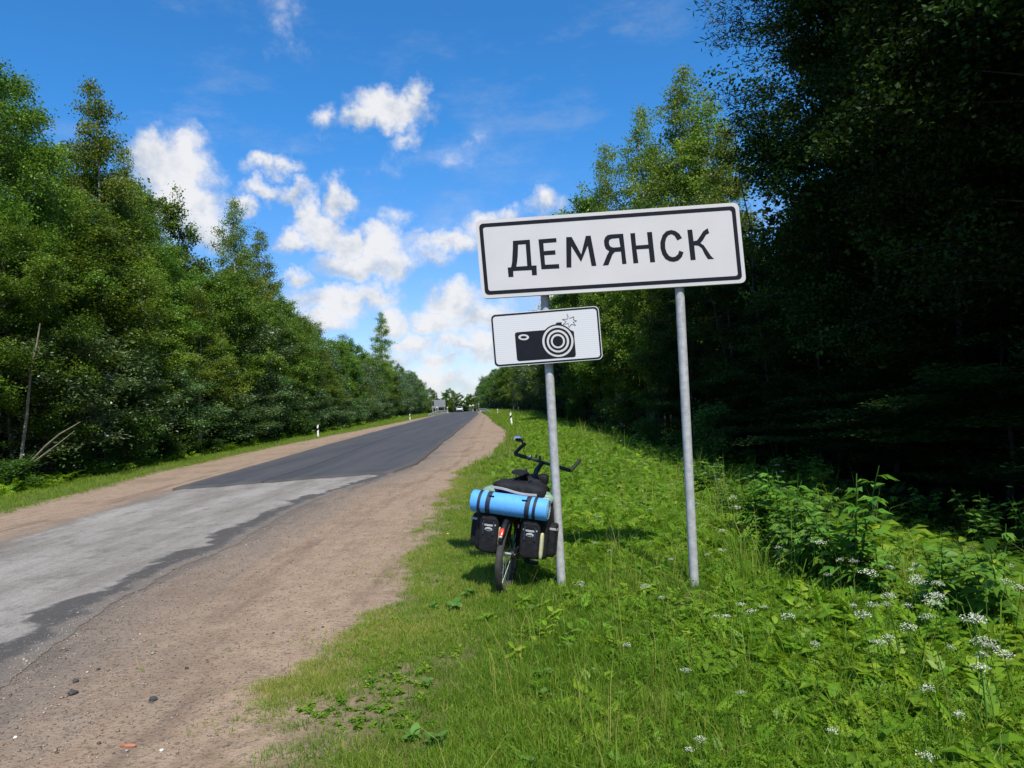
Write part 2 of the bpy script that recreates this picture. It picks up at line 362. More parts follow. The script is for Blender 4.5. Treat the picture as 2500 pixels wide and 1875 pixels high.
class MB:
    """collects boxes, tubes, lathes, superquadrics into one mesh"""
    def __init__(s): s.v = []; s.f = []
    def add(s, v, f):
        o = len(s.v); s.v += [tuple(p) for p in v]; s.f += [tuple(i + o for i in q) for q in f]; return s
    def box(s, c, d, rz=0.0, bevel=0.0, mtx=None):
        bm = bmesh.new(); bmesh.ops.create_cube(bm, size=1)
        for v in bm.verts: v.co = Vector((v.co.x * d[0], v.co.y * d[1], v.co.z * d[2]))
        if bevel: bmesh.ops.bevel(bm, geom=bm.edges[:], offset=bevel, segments=2, affect='EDGES')
        T = Matrix.Translation(c) @ (mtx.to_4x4() if mtx else Matrix.Rotation(rz, 4, 'Z'))
        bm.verts.index_update()
        s.add([T @ v.co for v in bm.verts], [[v.index for v in f.verts] for f in bm.faces]); bm.free(); return s
    def tube(s, pts, rad, seg=8, cap=True, closed=False):
        pts = [Vector(p) for p in pts]; n = len(pts)
        if not isinstance(rad, (list, tuple, np.ndarray)): rad = [rad] * n
        vs, fs = [], []; ref = None
        for i, p in enumerate(pts):
            if closed: tdir = pts[(i + 1) % n] - pts[i - 1]
            else: tdir = pts[min(i + 1, n - 1)] - pts[max(i - 1, 0)]
            tdir.normalize()
            if ref is None:
                ref = tdir.orthogonal().normalized()
            ref = (ref - tdir * ref.dot(tdir)).normalized(); b = tdir.cross(ref)
            for k in range(seg):
                a = 2 * math.pi * k / seg
                vs.append(p + (ref * math.cos(a) + b * math.sin(a)) * rad[i])
        m = n if closed else n - 1
        for i in range(m):
            j = (i + 1) % n
            for k in range(seg):
                l = (k + 1) % seg
                fs.append((i * seg + k, i * seg + l, j * seg + l, j * seg + k))
        if cap and not closed:
            fs.append(tuple(reversed(range(seg)))); fs.append(tuple((n - 1) * seg + k for k in range(seg)))
        return s.add(vs, fs)
    def sq(s, c, d, e1=.35, e2=.35, nu=20, nv=14, mtx=None, wob=0.0, seed=0, freq=9.0):
        """superquadric: a soft rounded box, optionally wrinkled"""
        sg = lambda x, e: math.copysign(abs(x) ** e, x)
        T = mtx.to_4x4() if mtx else Matrix.Identity(4)
        rr = random.Random(seed); ph = [rr.uniform(0, 6.28) for _ in range(9)]
        vs, fs = [], []
        for j in range(nv + 1):
            la = -math.pi / 2 + math.pi * j / nv
            for i in range(nu):
                lo = 2 * math.pi * i / nu
                x = sg(math.cos(la), e1) * sg(math.cos(lo), e2); y = sg(math.cos(la), e1) * sg(math.sin(lo), e2); z = sg(math.sin(la), e1)
                p = Vector((x * d[0] / 2, y * d[1] / 2, z * d[2] / 2))
                if wob:
                    q = p * freq
                    k = math.sin(q.x * 2.1 + ph[0] + 1.3 * math.sin(q.z * 1.7 + ph[1])) + math.sin(q.y * 2.6 + ph[2] + q.z) + math.sin(q.z * 3.1 + ph[3] + 1.1 * q.x)
                    p *= 1 + wob * k / 3
                vs.append(T @ p + Vector(c))
        for j in range(nv):
            for i in range(nu):
                k = (i + 1) % nu
                fs.append((j * nu + i, j * nu + k, (j + 1) * nu + k, (j + 1) * nu + i))
        return s.add(vs, fs)
    def lathe(s, prof, seg=24, mtx=None):
        """profile of (r, h) about local Z"""
        T = mtx or Matrix.Identity(4); vs, fs = [], []
        for r, h in prof:
            for k in range(seg):
                a = 2 * math.pi * k / seg; vs.append(T @ Vector((r * math.cos(a), r * math.sin(a), h)))
        for i in range(len(prof) - 1):
            for k in range(seg):
                l = (k + 1) % seg; fs.append((i * seg + k, i * seg + l, (i + 1) * seg + l, (i + 1) * seg + k))
        return s.add(vs, fs)
    def mesh(s, name, smooth=True, angle=38):
        me = bpy.data.meshes.new(name); me.from_pydata(s.v, [], s.f); me.validate()
        bm = bmesh.new(); bm.from_mesh(me); bmesh.ops.remove_doubles(bm, verts=bm.verts, dist=1e-5)
        bmesh.ops.recalc_face_normals(bm, faces=bm.faces)
        if smooth:
            for f in bm.faces: f.smooth = True
            for e in bm.edges:
                if len(e.link_faces) == 2 and e.calc_face_angle(0) > R(angle): e.smooth = False
        bm.to_mesh(me); bm.free(); return me
    def build(s, name, mat, parent=None, smooth=True, **kw):
        return link(name, s.mesh(name, smooth), mat, parent, **kw)

def fill2d(name, loops, depth, mat, parent, to3d, lift=0.0):
    """flat outline(s) with holes, filled and given thickness; to3d maps (u, v, w) to local space"""
    cu = bpy.data.curves.new(name, 'CURVE'); cu.dimensions = '2D'; cu.fill_mode = 'BOTH'; cu.extrude = depth / 2
    for lp in loops:
        sp = cu.splines.new('POLY'); sp.points.add(len(lp) - 1); sp.use_cyclic_u = True
        for i, (a, b) in enumerate(lp): sp.points[i].co = (a, b, 0, 1)
    tmp = bpy.data.objects.new('tmp', cu); COL.objects.link(tmp)
    dg = bpy.context.evaluated_depsgraph_get()
    me = bpy.data.meshes.new_from_object(tmp.evaluated_get(dg))
    bpy.data.objects.remove(tmp); bpy.data.curves.remove(cu)
    for v in me.vertices: v.co = to3d(v.co.x, v.co.y, v.co.z + lift)
    me.materials.clear()
    return link(name, me, mat, parent)
def rrect(x0, y0, x1, y1, r, n=6):
    pts = []
    for cx, cy, a0 in ((x1 - r, y1 - r, 0), (x0 + r, y1 - r, 90), (x0 + r, y0 + r, 180), (x1 - r, y0 + r, 270)):
        for k in range(n + 1):
            a = R(a0 + 90 * k / n); pts.append((cx + r * math.cos(a), cy + r * math.sin(a)))
    return pts
def circ(cx, cy, rx, ry=None, n=40):
    ry = ry or rx
    return [(cx + rx * math.cos(2 * math.pi * k / n), cy + ry * math.sin(2 * math.pi * k / n)) for k in range(n)]

# ------------------------------------------------------------------ terrain, shoulder, road
YK = np.array([-60, 0, 60, 90, 110, 130, 150, 170, 190, 205, 225, 250, 280, 320, 400, 1500], float)
ZK = np.array([0, 0, 0, 0, -.06, -.17, -.30, -.44, -.58, -.72, -1.15, -1.9, -2.9, -4.2, -6.5, -6.5], float)
def zy(y): return np.interp(y, YK, ZK)
I = np.interp
# lateral lines (x as a function of y) read from the photograph
RR = lambda y: I(y, [-60, 4, 6, 8, 11, 14, 17, 20, 26, 39, 71, 105, 150, 205, 260, 330], [-2.6, -3.2, -3.68, -3.72, -3.55, -3.62, -3.1, -2.72, -2.94, -3.27, -4.2, -5.25, -7.5, -10.6, -17, -34])
RL = lambda y: I(y, [-60, 8, 11, 13, 16, 21, 32, 54, 69, 102, 150, 205, 260, 330], [-6.6, -7.3, -7.4, -7.55, -7.6, -7.85, -8.5, -9.5, -10, -11.5, -14.0, -17.0, -23.5, -41])
DR = lambda y: I(y, [-60, 2, 3.3, 4.8, 6.8, 8.5, 10.6, 14, 17.5, 22.5, 30, 36, 45, 54, 75, 94, 105, 150, 205, 330], [-1.2, -1.5, -1.47, -1.30, -1.2, -1.26, -1.25, -1.3, -1.4, -.8, -.5, -.4, -.8, -1.5, -2.6, -3.6, -4.4, -6.6, -9.8, -33])
DL = lambda y: I(y, [-60, 10, 13, 16, 21, 28, 36, 42, 66, 79, 100, 150, 205, 330], [-8.4, -9.2, -9.45, -9.8, -10.5, -11.0, -11.3, -11.4, -11.6, -11.9, -12.4, -14.9, -17.9, -42])
EL = lambda y: I(y, [-60, 15, 19, 30, 45, 70, 100, 150, 200, 250, 330], [-12.6, -13.2, -13.4, -14.1, -15.2, -17.2, -19.4, -21.6, -25, -32, -52])
ER = lambda y: I(y, [-60, 0, 7, 17, 30, 50, 75, 100, 150, 200, 260, 330], [6.6, 5.4, 5.2, 5.7, 5.2, 4.6, 3.6, 2.2, -2.6, -7.5, -13, -28])
def sst(a, b, x):
    t_ = np.clip((x - a) / (b - a), 0, 1); return t_ * t_ * (3 - 2 * t_)
def zt(x, y):
    """ground height: level across the road and shoulders, easing down into the ditches, rough under the trees"""
    z = zy(y) - .35 * sst(0, 1, (x - np.maximum(DR(y) + 2.6, 1.9)) / 3.2) * sst(80, 50, y)
    z = z - .25 * sst(0, 1, (DL(y) - 1.2 - x) / 2.5)
    return z + .05 * np.sin(x * 1.3 + y * .7) * np.sin(y * .9 - x * .4) * (sst(.5, 3, x - DR(y)) + sst(.5, 3, DL(y) - x))
def grid_mesh(name, X, Y, Z, attrs):
    r, c = X.shape
    v = np.stack([X, Y, Z], -1).reshape(-1, 3)
    i = np.arange(r * c).reshape(r, c)
    f = np.stack([i[:-1, :-1], i[:-1, 1:], i[1:, 1:], i[1:, :-1]], -1).reshape(-1, 4)
    return mesh_np(name, v, f, {k: ('POINT', a.ravel()) for k, a in attrs.items()}, smooth=True)
def wob(y, seed, amp):
    r_ = np.random.default_rng(seed); s = np.zeros_like(y)
    for k in range(14):
        w = .5 * 1.5 ** k
        if w > 60: break
        s += amp * .9 ** k / (1 + .35 * k) * np.sin(w * y * 1.0 + r_.uniform(0, 6.28))
    return s * np.minimum(1.0, 1.0)
ys = np.unique(np.concatenate([np.arange(-40, -4, 2), np.arange(-4, 24, .06), np.arange(24, 60, .25), np.arange(60, 330, 1.5), YK[(YK > -40) & (YK < 330)]]))
yt = np.unique(np.concatenate([np.arange(-60, 0, 4), np.arange(0, 40, .5), np.arange(40, 110, 1.5), np.arange(110, 330, 5), np.arange(330, 1500, 60), YK]))
xt = np.unique(np.concatenate([np.arange(-900, -60, 60), np.arange(-60, -16, 2), np.arange(-16, 12, .4), np.arange(12, 60, 3), np.arange(60, 901, 60)]))
X, Y = np.meshgrid(xt, yt)
Zt = zt(X, Y)
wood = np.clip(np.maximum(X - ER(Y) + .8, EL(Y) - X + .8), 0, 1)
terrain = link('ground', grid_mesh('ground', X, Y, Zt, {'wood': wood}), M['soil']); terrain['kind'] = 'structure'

fr = np.linspace(0, 1, 41)[None, :]
Yg = np.repeat(ys[:, None], 41, 1)
dl = DL(ys) + wob(ys, 3, .05); dr = DR(ys) + wob(ys, 4, .06)
Xg = (dl[:, None] - .35) * (1 - fr) + (dr[:, None] + np.interp(Yg, [4, 14, 24], [1.25, .8, .05])) * fr
er = np.where(Xg > (RR(Yg) + RL(Yg)) / 2, Xg - RR(Yg), RL(Yg) - Xg + .6)
eg = np.minimum(dr[:, None] - Xg, Xg - dl[:, None])
sh = link('dirt_shoulder', grid_mesh('dirt_shoulder', Xg, Yg, zt(Xg, Yg) * 0 + zy(Yg) + .012, {'er': er, 'eg': eg}), M['dirt']); sh['kind'] = 'structure'
# old asphalt runs under the end of the new layer
yo = ys[ys < 20]; f2 = np.linspace(0, 1, 33)[None, :]
lo, ro = RL(yo) + wob(yo, 8, .06), RR(yo) + wob(yo, 9, .085)
Yo = np.repeat(yo[:, None], 33, 1); Xo = lo[:, None] * (1 - f2) + ro[:, None] * f2
road = link('old_road', grid_mesh('old_road', Xo, Yo, zy(Yo) + .0165, {'er': ro[:, None] - Xo, 'el': Xo - lo[:, None]}), M['old_asphalt']); road['kind'] = 'structure'
# new asphalt: a slab with an edge; its end crosses the road on a slant
def new_slab():
    f3 = np.linspace(0, 1, 25)
    y0 = 15.9 + 1.75 * f3 + .06 * np.sin(f3 * 23) + .04 * np.sin(f3 * 51)
    base = np.unique(np.concatenate([np.arange(0, 30, .25), np.arange(30, 314, 1.5)]))
    Yn = y0[None, :] + base[:, None] * (330 - 18) / 314.0
    Yn = np.where(base[:, None] == 0, y0[None, :], Yn)
    l_, r_ = RL(Yn) - .12 + .04 * wob(Yn, 11, .5), RR(Yn) + .03 * wob(Yn, 12, .8)
    Xn = l_ * (1 - f3[None, :]) + r_ * f3[None, :]
    top = zy(Yn) + .062
    rows, cols = Xn.shape
    v = np.stack([Xn, Yn, top], -1).reshape(-1, 3)
    i = np.arange(rows * cols).reshape(rows, cols)
    faces = [np.stack([i[:-1, :-1], i[:-1, 1:], i[1:, 1:], i[1:, :-1]], -1).reshape(-1, 4)]
    frs = np.repeat(f3[None, :], rows, 0).ravel()
    def skirt(idx):
        nonlocal v, frs
        b = v[idx].copy(); b[:, 2] -= .065; o = len(v); v = np.concatenate([v, b]); frs = np.concatenate([frs, frs[idx]])
        j = np.arange(len(idx)) + o
        faces.append(np.stack([idx[:-1], j[:-1], j[1:], idx[1:]], -1))
    skirt(i[0, :]); skirt(i[:, 0]); skirt(i[:, -1])
    return mesh_np('new_road', v, np.concatenate(faces), {'fr': ('POINT', frs)})
nr = link('new_road', new_slab(), M['new_asphalt']); nr['kind'] = 'structure'

# ------------------------------------------------------------------ foliage building blocks (numpy)
def unit(v): return v / (np.linalg.norm(v, axis=-1, keepdims=True) + 1e-9)
def leaf_quads(pos, size, droop=0.0, aspect=.62, flat=.5, rg=rng):
    """diamond leaves at pos (N,3)"""
    n = len(pos)
    d = rg.normal(size=(n, 3)); d[:, 2] = d[:, 2] * .6 - droop; d = unit(d)
    nn = rg.normal(size=(n, 3)) * (1 - flat); nn[:, 2] += flat * 1.6
    s = unit(np.cross(d, nn)); L = size * rg.uniform(.65, 1.35, (n, 1))
    w = L * aspect * .5
    return np.stack([pos, pos + d * L * .45 + s * w, pos + d * L, pos + d * L * .45 - s * w], 1)

def grow(kind, seed, H, base, Rc, nprim, nleaf, lsize, elev, droop, prof, trunk_r, lean=.02, twl=.3, cl=.24, aspect=.62, flat=.5, wood_twigs=True):
    rg = np.random.default_rng(seed); rd = random.Random(seed)
    wood_ = MB()
    n = 9; tp = []; dx = dy = 0.0
    for i in range(n):
        t_ = i / (n - 1); tp.append((dx, dy, H * t_ * .985)); dx += rg.normal(0, lean) * H / n * 2; dy += rg.normal(0, lean) * H / n * 2
    tp = np.array(tp)
    wood_.tube(tp, [trunk_r * (1 - .93 * (i / (n - 1)) ** .8) * (1.25 if i == 0 else 1) for i in range(n)], 7)
    segs, wts = [], []
    for k in range(nprim):
        t_ = base + (1 - base) * ((k + rg.uniform(0, 1)) / nprim) ** .85 * .98
        o = np.array([np.interp(t_ * (n - 1), range(n), tp[:, j]) for j in range(3)])
        L = max(.15, Rc * prof((t_ - base) / (1 - base)) * rg.uniform(.62, 1.2))
        az = k * 2.399 + rg.normal(0, .45); el = elev + rg.normal(0, .16)
        d = np.array([math.cos(az) * math.cos(el), math.sin(az) * math.cos(el), math.sin(el)])
        pts = [o]; m_ = 5
        for i in range(1, m_):
            d = unit(d + np.array([0, 0, -droop * .3]) + rg.normal(0, .10, 3)); pts.append(pts[-1] + d * L / (m_ - 1))
        pts = np.array(pts)
        wood_.tube(pts, [max(.006, trunk_r * .26 * (1 - t_ * .6) * (1 - .85 * i / (m_ - 1))) for i in range(m_)], 4, cap=False)
        nt = max(3, int(4 + L * 3.2))
        for q in range(nt):
            s_ = rg.uniform(.25, 1.0) ** .8
            a = np.array([np.interp(s_ * (m_ - 1), range(m_), pts[:, j]) for j in range(3)])
            td = unit(d * .5 + rg.normal(0, .75, 3) + np.array([0, 0, .12 - droop * .9]))
            l2 = twl * L ** .5 * rg.uniform(.6, 1.5); b = a + td * l2
            segs.append((a, b)); wts.append(l2)
            if wood_twigs and rg.random() < .5: wood_.tube([a, b], [.006, .003], 3, cap=False)
    segs = np.array(segs); wts = np.array(wts); wts /= wts.sum()
    idx = rg.choice(len(segs), nleaf, p=wts); f = rg.uniform(.1, 1.1, (nleaf, 1))
    pos = segs[idx, 0] * (1 - f) + segs[idx, 1] * f + rg.normal(0, cl, (nleaf, 3)) * np.array([1, 1, .75])
    q = leaf_quads(pos, lsize, droop, aspect, flat, rg)
    clump = rg.normal(0, .20, len(segs))[idx]
    rnd = np.clip(.45 + clump + rg.normal(0, .17, nleaf), 0, 1)
    return wood_.mesh('trunk'), quads_mesh('crown', q, rnd)

def spruce_mesh(seed, H, Rb, nleaf, base=.06):
    rg = np.random.default_rng(seed); w = MB(); w.tube([(0, 0, 0), (.03, 0, H * .5), (0, 0, H)], [.15, .09, .012], 7)
    Q = []; nb = 95
    for k in range(nb):
        t_ = base + (1 - base) * (k + rg.random()) / nb; L = max(.12, Rb * (1 - t_) ** .85 * rg.uniform(.7, 1.15)); az = k * 2.399 + rg.normal(0, .3)
        a = np.array([0, 0, H * t_]); d = np.array([math.cos(az), math.sin(az), -.22 + .3 * t_])
        w.tube([a, a + d * L], [.02, .005], 3, cap=False)
        m_ = max(8, int(nleaf * L / (nb * Rb * .55)))
        s_ = rg.uniform(.1, 1.05, (m_, 1)); p = a + d * L * s_ + np.array([-d[1], d[0], 0]) * rg.normal(0, .22, (m_, 1)) * L * (1.1 - s_ * .7) + np.array([0, 0, 1]) * rg.normal(-.05, .07, (m_, 1))
        Q.append(leaf_quads(p, .20, .45, .28, .4, rg))
    Q = np.concatenate(Q); return w.mesh('trunk'), quads_mesh('crown', Q, np.clip(rg.normal(.42, .2, len(Q)), 0, 1))

P_round = lambda u: (math.sin(math.pi * min(1, max(0, u)) ** .75) ** .6) * .92 + .12
P_birch = lambda u: (1 - u) ** .85 * (.45 + .9 * min(1, u * 4 + .1)) * .85 + .05
P_tall = lambda u: math.sin(math.pi * (0.12 + .86 * u)) ** .7
P_pine = lambda u: math.sin(math.pi * (0.15 + .80 * u)) ** .55
PROTO = {}
for i in range(3): PROTO['alder', i] = (*grow('alder', 20 + i, 10, .10, 2.35, 44, 32000, .115, .55, .25, P_round, .095, cl=.145), 10)
PROTO['alder', 3] = (*grow('alder', 27, 12, .16, 2.6, 64, 62000, .080, .45, .25, P_round, .085, cl=.145), 12)
PROTO['alder', 4] = (PROTO['alder', 3][0].copy(), PROTO['alder', 3][1].copy(), 12)
for i in range(3): PROTO['birch', i] = (*grow('birch', 40 + i, 16, .22, 2.3, 66, 32000, .105, .75, .75, P_birch, .15, twl=.55, cl=.16, aspect=.6, flat=.25), 16)
for i in range(2): PROTO['willow', i] = (*grow('willow', 60 + i, 8.5, .08, 2.6, 44, 23000, .145, .7, .35, P_round, .11, twl=.38, cl=.22, aspect=.42), 8.5)
PROTO['aspen', 0] = (*grow('aspen', 70, 14, .30, 2.0, 44, 20000, .12, .6, .2, P_tall, .10), 14)
PROTO['pine', 0] = (*grow('pine', 80, 17, .40, 3.1, 50, 44000, .15, .15, -.15, P_pine, .13, cl=.16, aspect=.16, flat=.1, twl=.42), 17)
PROTO['spruce', 0] = (*spruce_mesh(90, 13, 2.4, 15000), 13)
for i in range(2): PROTO['shrub', i] = (*grow('shrub', 95 + i, 2.2, .05, 1.0, 26, 5200, .085, .9, .15, P_round, .03, twl=.3, cl=.13), 2.2)
LEAF = dict(alder='alder_leaf', birch='birch_leaf', willow='silver_leaf', aspen='alder_leaf', pine='pine_leaf', spruce='pine_leaf', shrub='shrub_leaf')
BARK = dict(alder='bark', birch='bark_pale', willow='bark', aspen='bark', pine='bark_pine', spruce='bark', shrub='bark')
for (k, i), (tm, cm, h) in PROTO.items():
    tm.materials.append(M[BARK[k]]); cm.materials.append(M['shaded_leaf' if (k, i) == ('alder', 3) else LEAF[k]])  # one alder variant gets leaves with shade painted into their colour
def tree(kind, var, x, y, H, wide=1.0, rz=None, label='', group=None, cat='tree', lean=(0, 0), z=None):
    tm, cm, h0 = PROTO[kind, var]
    s = H / h0; sx = (s * .55 + .45) * wide
    o = empty(kind + ('_tree' if kind not in ('shrub',) else ''), (x, y, (float(zt(x, y)) if z is None else z) - .06), label, cat, (lean[0], lean[1], rng.uniform(0, 6.28) if rz is None else rz), group)
    o.scale = (sx, sx, s)
    a = bpy.data.objects.new('trunk', tm); b = bpy.data.objects.new('crown', cm)
    for c in (a, b): COL.objects.link(c); c.parent = o
    return o

# ------------------------------------------------------------------ trees
SKY_L = ([-400, 0, 60, 120, 190, 300, 330, 385, 430, 490, 600, 680, 700, 740, 800, 860, 900, 960, 1000, 1030, 1055, 1075],
         [60, 165, 250, 320, 345, 375, 450, 480, 540, 615, 610, 690, 735, 750, 775, 825, 860, 890, 895, 915, 940, 955])
def sky_h(x, y, table):
    px, _ = project(x, y, 3)
    return at(px, I(px, *table), y)[2] - float(zt(x, y))
lab = {
 'L': {'alder': 'leafy alder in the sunlit row of trees across the road', 'birch': 'pale stemmed birch rising out of the sunlit wood across the road',
       'willow': 'silvery leaved willow in the sunlit row of trees across the road', 'aspen': 'slender aspen in the sunlit row of trees across the road',
       'spruce': 'dark pointed spruce in the wood across the road'},
 'R': {'alder': 'shaded alder at the edge of the dark wood behind the sign', 'birch': 'birch in the wood behind the town sign', 'aspen': 'tall shaded aspen in the dark wood behind the sign',
       'spruce': 'dark spruce in the wood behind the sign', 'willow': 'grey green willow where the wood meets the far verge', 'pine': 'tall pine in the dark wood behind the sign'}}
grp = {'L': 'trees of the wood across the road', 'R': 'trees of the wood behind the sign'}
KINDW = dict(alder='leafy alder', birch='pale stemmed birch', willow='silvery willow', aspen='slender aspen', spruce='dark pointed spruce', pine='dark pine')
def where_l(y):
    for lim, w in ((21, 'at the near end of the wood across the road'), (27, 'behind the broken bough'), (33, 'by the tallest birch across the road'), (43, 'under the big white cloud'), (56, 'by the thin pointed birch across the road'),
                   (72, 'behind the nearest marker post'), (98, 'leading up to the lone drooping birch'), (120, 'round the lone drooping birch'), (150, 'behind the far guard rail')):
        if y < lim: return w
    return 'behind the notice board'
def where_r(y):
    for lim, w in ((11, 'beyond the tall weeds'), (18, 'under the leaning dark pine'), (27, 'past the post without a plate'), (36, 'between the two sign posts'), (48, 'by the post with the camera plate'), (70, 'beyond the tilted marker post'), (115, 'before the near guard rail')):
        if y < lim: return w
    return 'beyond the near guard rail'
def place_left():
    r_ = random.Random(3)
    # tall ones that stand out of the skyline: px, py of the tip, distance, kind
    for px, py, y, kind, var, wide, lb in (
        (8, 150, 22.5, 'alder', 4, .95, 'very tall leafy tree cut off by the edge of the picture across the road'),
        (235, 178, 30, 'birch', 0, .95, 'tallest birch across the road with its white stem showing near the pointed top'),
        (300, 335, 33, 'birch', 1, .7, 'narrow birch beside the tallest birch, in front of the big white cloud'),
        (385, 468, 38, 'alder', 1, .9, 'dark rounded tree standing against the big white cloud'),
        (560, 463, 50, 'birch', 2, .95, 'thin pointed birch rising alone above the middle of the wood across the road'),
        (628, 545, 53, 'birch', 1, 1.0, 'broad birch close beside the thin pointed birch across the road'),
        (928, 755, 104, 'birch', 0, 1.0, 'lone drooping birch standing high above the far low trees across the road')):
        x, _, zt_ = at(px, py, y)
        tree(kind, var, x, y, zt_ - float(zt(x, y)), wide, label=lb, lean=(0, R(1.5)))
    y = 17.0; k = 0
    while y < 215:
        x = float(EL(y)) - r_.uniform(.2, 1.4); h = sky_h(x, y, SKY_L)
        kind = r_.choice(['alder', 'alder', 'willow', 'alder', 'aspen', 'birch'] if y < 55 else ['alder', 'willow', 'willow', 'alder', 'birch'])
        var = r_.randrange({'alder': 3, 'birch': 3, 'willow': 2, 'aspen': 1}[kind])
        if kind == 'alder' and y < 36: var = 4
        tree(kind, var, x, y, max(4.5, h * r_.uniform(.60, .90)), r_.uniform(.9, 1.2), label=KINDW[kind] + ' in front row ' + where_l(y), group=grp['L'])
        y += (1.9 + y * .017) * r_.uniform(.8, 1.25); k += 1
    for off, fh, st, y0 in ((3.6, .93, 2.5, 16), (7.5, 1.0, 3.6, 20)):
        y = y0
        while y < 215:
            x = float(EL(y)) - off - r_.uniform(-.8, 1.0); h = sky_h(x, y, SKY_L)
            kind = r_.choice(['alder', 'alder', 'birch', 'aspen', 'alder']); var = r_.randrange({'alder': 3, 'birch': 3, 'aspen': 1}[kind])
            if kind == 'alder' and y < 34: var = 4
            tree(kind, var, x, y, max(5, h * fh * r_.uniform(.82, 1.04)), r_.uniform(1, 1.25), label=KINDW[kind] + (' in second row ' if off < 5 else ' deep in the wood ') + where_l(y), group=grp['L'])
            y += (st + y * .022) * r_.uniform(.8, 1.25)
    y = 20.5
    while y < 110:
        tree('willow', r_.randrange(2), float(EL(y)) - r_.uniform(-.2, .5), y, r_.uniform(2.6, 4.6), r_.uniform(1.1, 1.5), label='pale bushy willow ' + where_l(y), group='willow bushes at the foot of the wood across the road', cat='bush')
        y += (3.4 + y * .03) * r_.uniform(.7, 1.3)
    # low growth along the foot of the wood
    y = 18
    while y < 120:
        x = float(EL(y)) + r_.uniform(.1, .9)
        tree('shrub', r_.randrange(2), x, y, r_.uniform(.7, 1.9), r_.uniform(.9, 1.4), label='low bright shrub ' + where_l(y), group='shrubs along the wood across the road', cat='shrub')
        y += (1.6 + y * .03) * r_.uniform(.6, 1.5)
place_left()
def place_right():
    r_ = random.Random(5)
    for px, py, y, kind, var, wide, lb in (
        (1590, 330, 47, 'birch', 0, 1.2, 'lower birch filling the gap under the slender sunlit birch above the sign'),
        (1700, 290, 44, 'birch', 2, 1.3, 'broad lower birch between the two tallest birches above the sign'),
        (1775, 300, 33, 'birch', 0, 1.1, 'yellowish lower birch touching the dark pine above the end of the sign'),
        (1440, 470, 48, 'alder', 1, 1.1, 'rounded leafy alder low behind the middle of the town sign'),
        (1486, 328, 42, 'birch', 1, .95, 'smallest sunlit birch above the left half of the town sign'),
        (1552, 238, 40, 'birch', 2, .95, 'slender sunlit birch between the two bushier birches above the town sign'),
        (1645, 150, 38, 'birch', 0, 1.15, 'tallest sunlit birch above the town sign'),
        (1725, 198, 36, 'birch', 1, 1.15, 'bushy yellowish birch beside the dark pine above the town sign')):
        x, _, zz = at(px, py, y)
        tree(kind, var, x, y, zz - float(zt(x, y)), wide, label=lb)
    tree('pine', 0, 9.15, 18.5, 18.5, 1.15, rz=2.2, label='dark pine leaning its branches out against the blue sky', lean=(0, R(-3)))
    tree('pine', 0, 10.0, 14.2, 19.5, 1.1, rz=4.4, label=lab['R']['pine'], group=grp['R'])
    tree('spruce', 0, 4.4, 62, 10.6, 1.0, label='small dark spruce showing just under the town sign')
    # the edge row, near: dark, leafy from about two metres up
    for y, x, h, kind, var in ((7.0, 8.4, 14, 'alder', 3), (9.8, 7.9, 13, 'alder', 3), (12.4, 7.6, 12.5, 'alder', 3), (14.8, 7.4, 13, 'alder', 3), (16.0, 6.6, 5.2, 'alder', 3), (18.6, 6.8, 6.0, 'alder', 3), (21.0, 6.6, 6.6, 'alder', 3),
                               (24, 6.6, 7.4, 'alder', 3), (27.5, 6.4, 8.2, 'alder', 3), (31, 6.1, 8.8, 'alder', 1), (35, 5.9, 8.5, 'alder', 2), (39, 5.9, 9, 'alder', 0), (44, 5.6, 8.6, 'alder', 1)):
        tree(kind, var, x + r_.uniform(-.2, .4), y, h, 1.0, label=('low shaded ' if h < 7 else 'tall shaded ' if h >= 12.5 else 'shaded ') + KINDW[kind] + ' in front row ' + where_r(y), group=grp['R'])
    for y in np.arange(3.0, 60, 2.7):
        kind = r_.choice(['spruce', 'alder', 'alder', 'spruce', 'pine']); x = float(ER(y)) + r_.uniform(3.9, 5.6) + (2.2 if y < 7 else 0)
        if 13 < y < 46: x = max(x, .345 * y + r_.uniform(3.9, 4.9))
        if y < 17 and kind == 'spruce': kind = 'alder'
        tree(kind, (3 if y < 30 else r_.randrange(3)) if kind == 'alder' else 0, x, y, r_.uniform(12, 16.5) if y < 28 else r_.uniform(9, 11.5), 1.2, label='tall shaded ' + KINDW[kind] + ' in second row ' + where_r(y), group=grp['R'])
    for y in np.arange(-2.5, 62, 4.0):
        kind = r_.choice(['pine', 'spruce', 'alder']); x = float(ER(y)) + r_.uniform(7, 9.5)
        if 11 < y < 46: x = max(x, .36 * y + r_.uniform(5, 7))
        if y < 17 and kind == 'spruce': kind = 'alder'
        tree(kind, 3 if kind == 'alder' else 0, x, y, r_.uniform(14, 17) if y < 26 else r_.uniform(10, 12), 1.3, label='tall ' + KINDW[kind] + ' deep in the wood ' + where_r(y), group=grp['R'])
    # trees beside and behind the photographer, which keep this side of the wood in shade
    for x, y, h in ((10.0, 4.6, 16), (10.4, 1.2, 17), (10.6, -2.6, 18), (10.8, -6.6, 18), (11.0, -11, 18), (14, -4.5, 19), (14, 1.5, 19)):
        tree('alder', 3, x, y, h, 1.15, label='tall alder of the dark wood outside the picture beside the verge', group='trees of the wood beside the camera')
    SK = ([1080, 1130, 1145, 1180, 1200, 1215, 1240, 1300, 1360, 1420, 1600], [958, 956, 955, 926, 912, 900, 890, 850, 780, 620, 560])
    y = 50.0
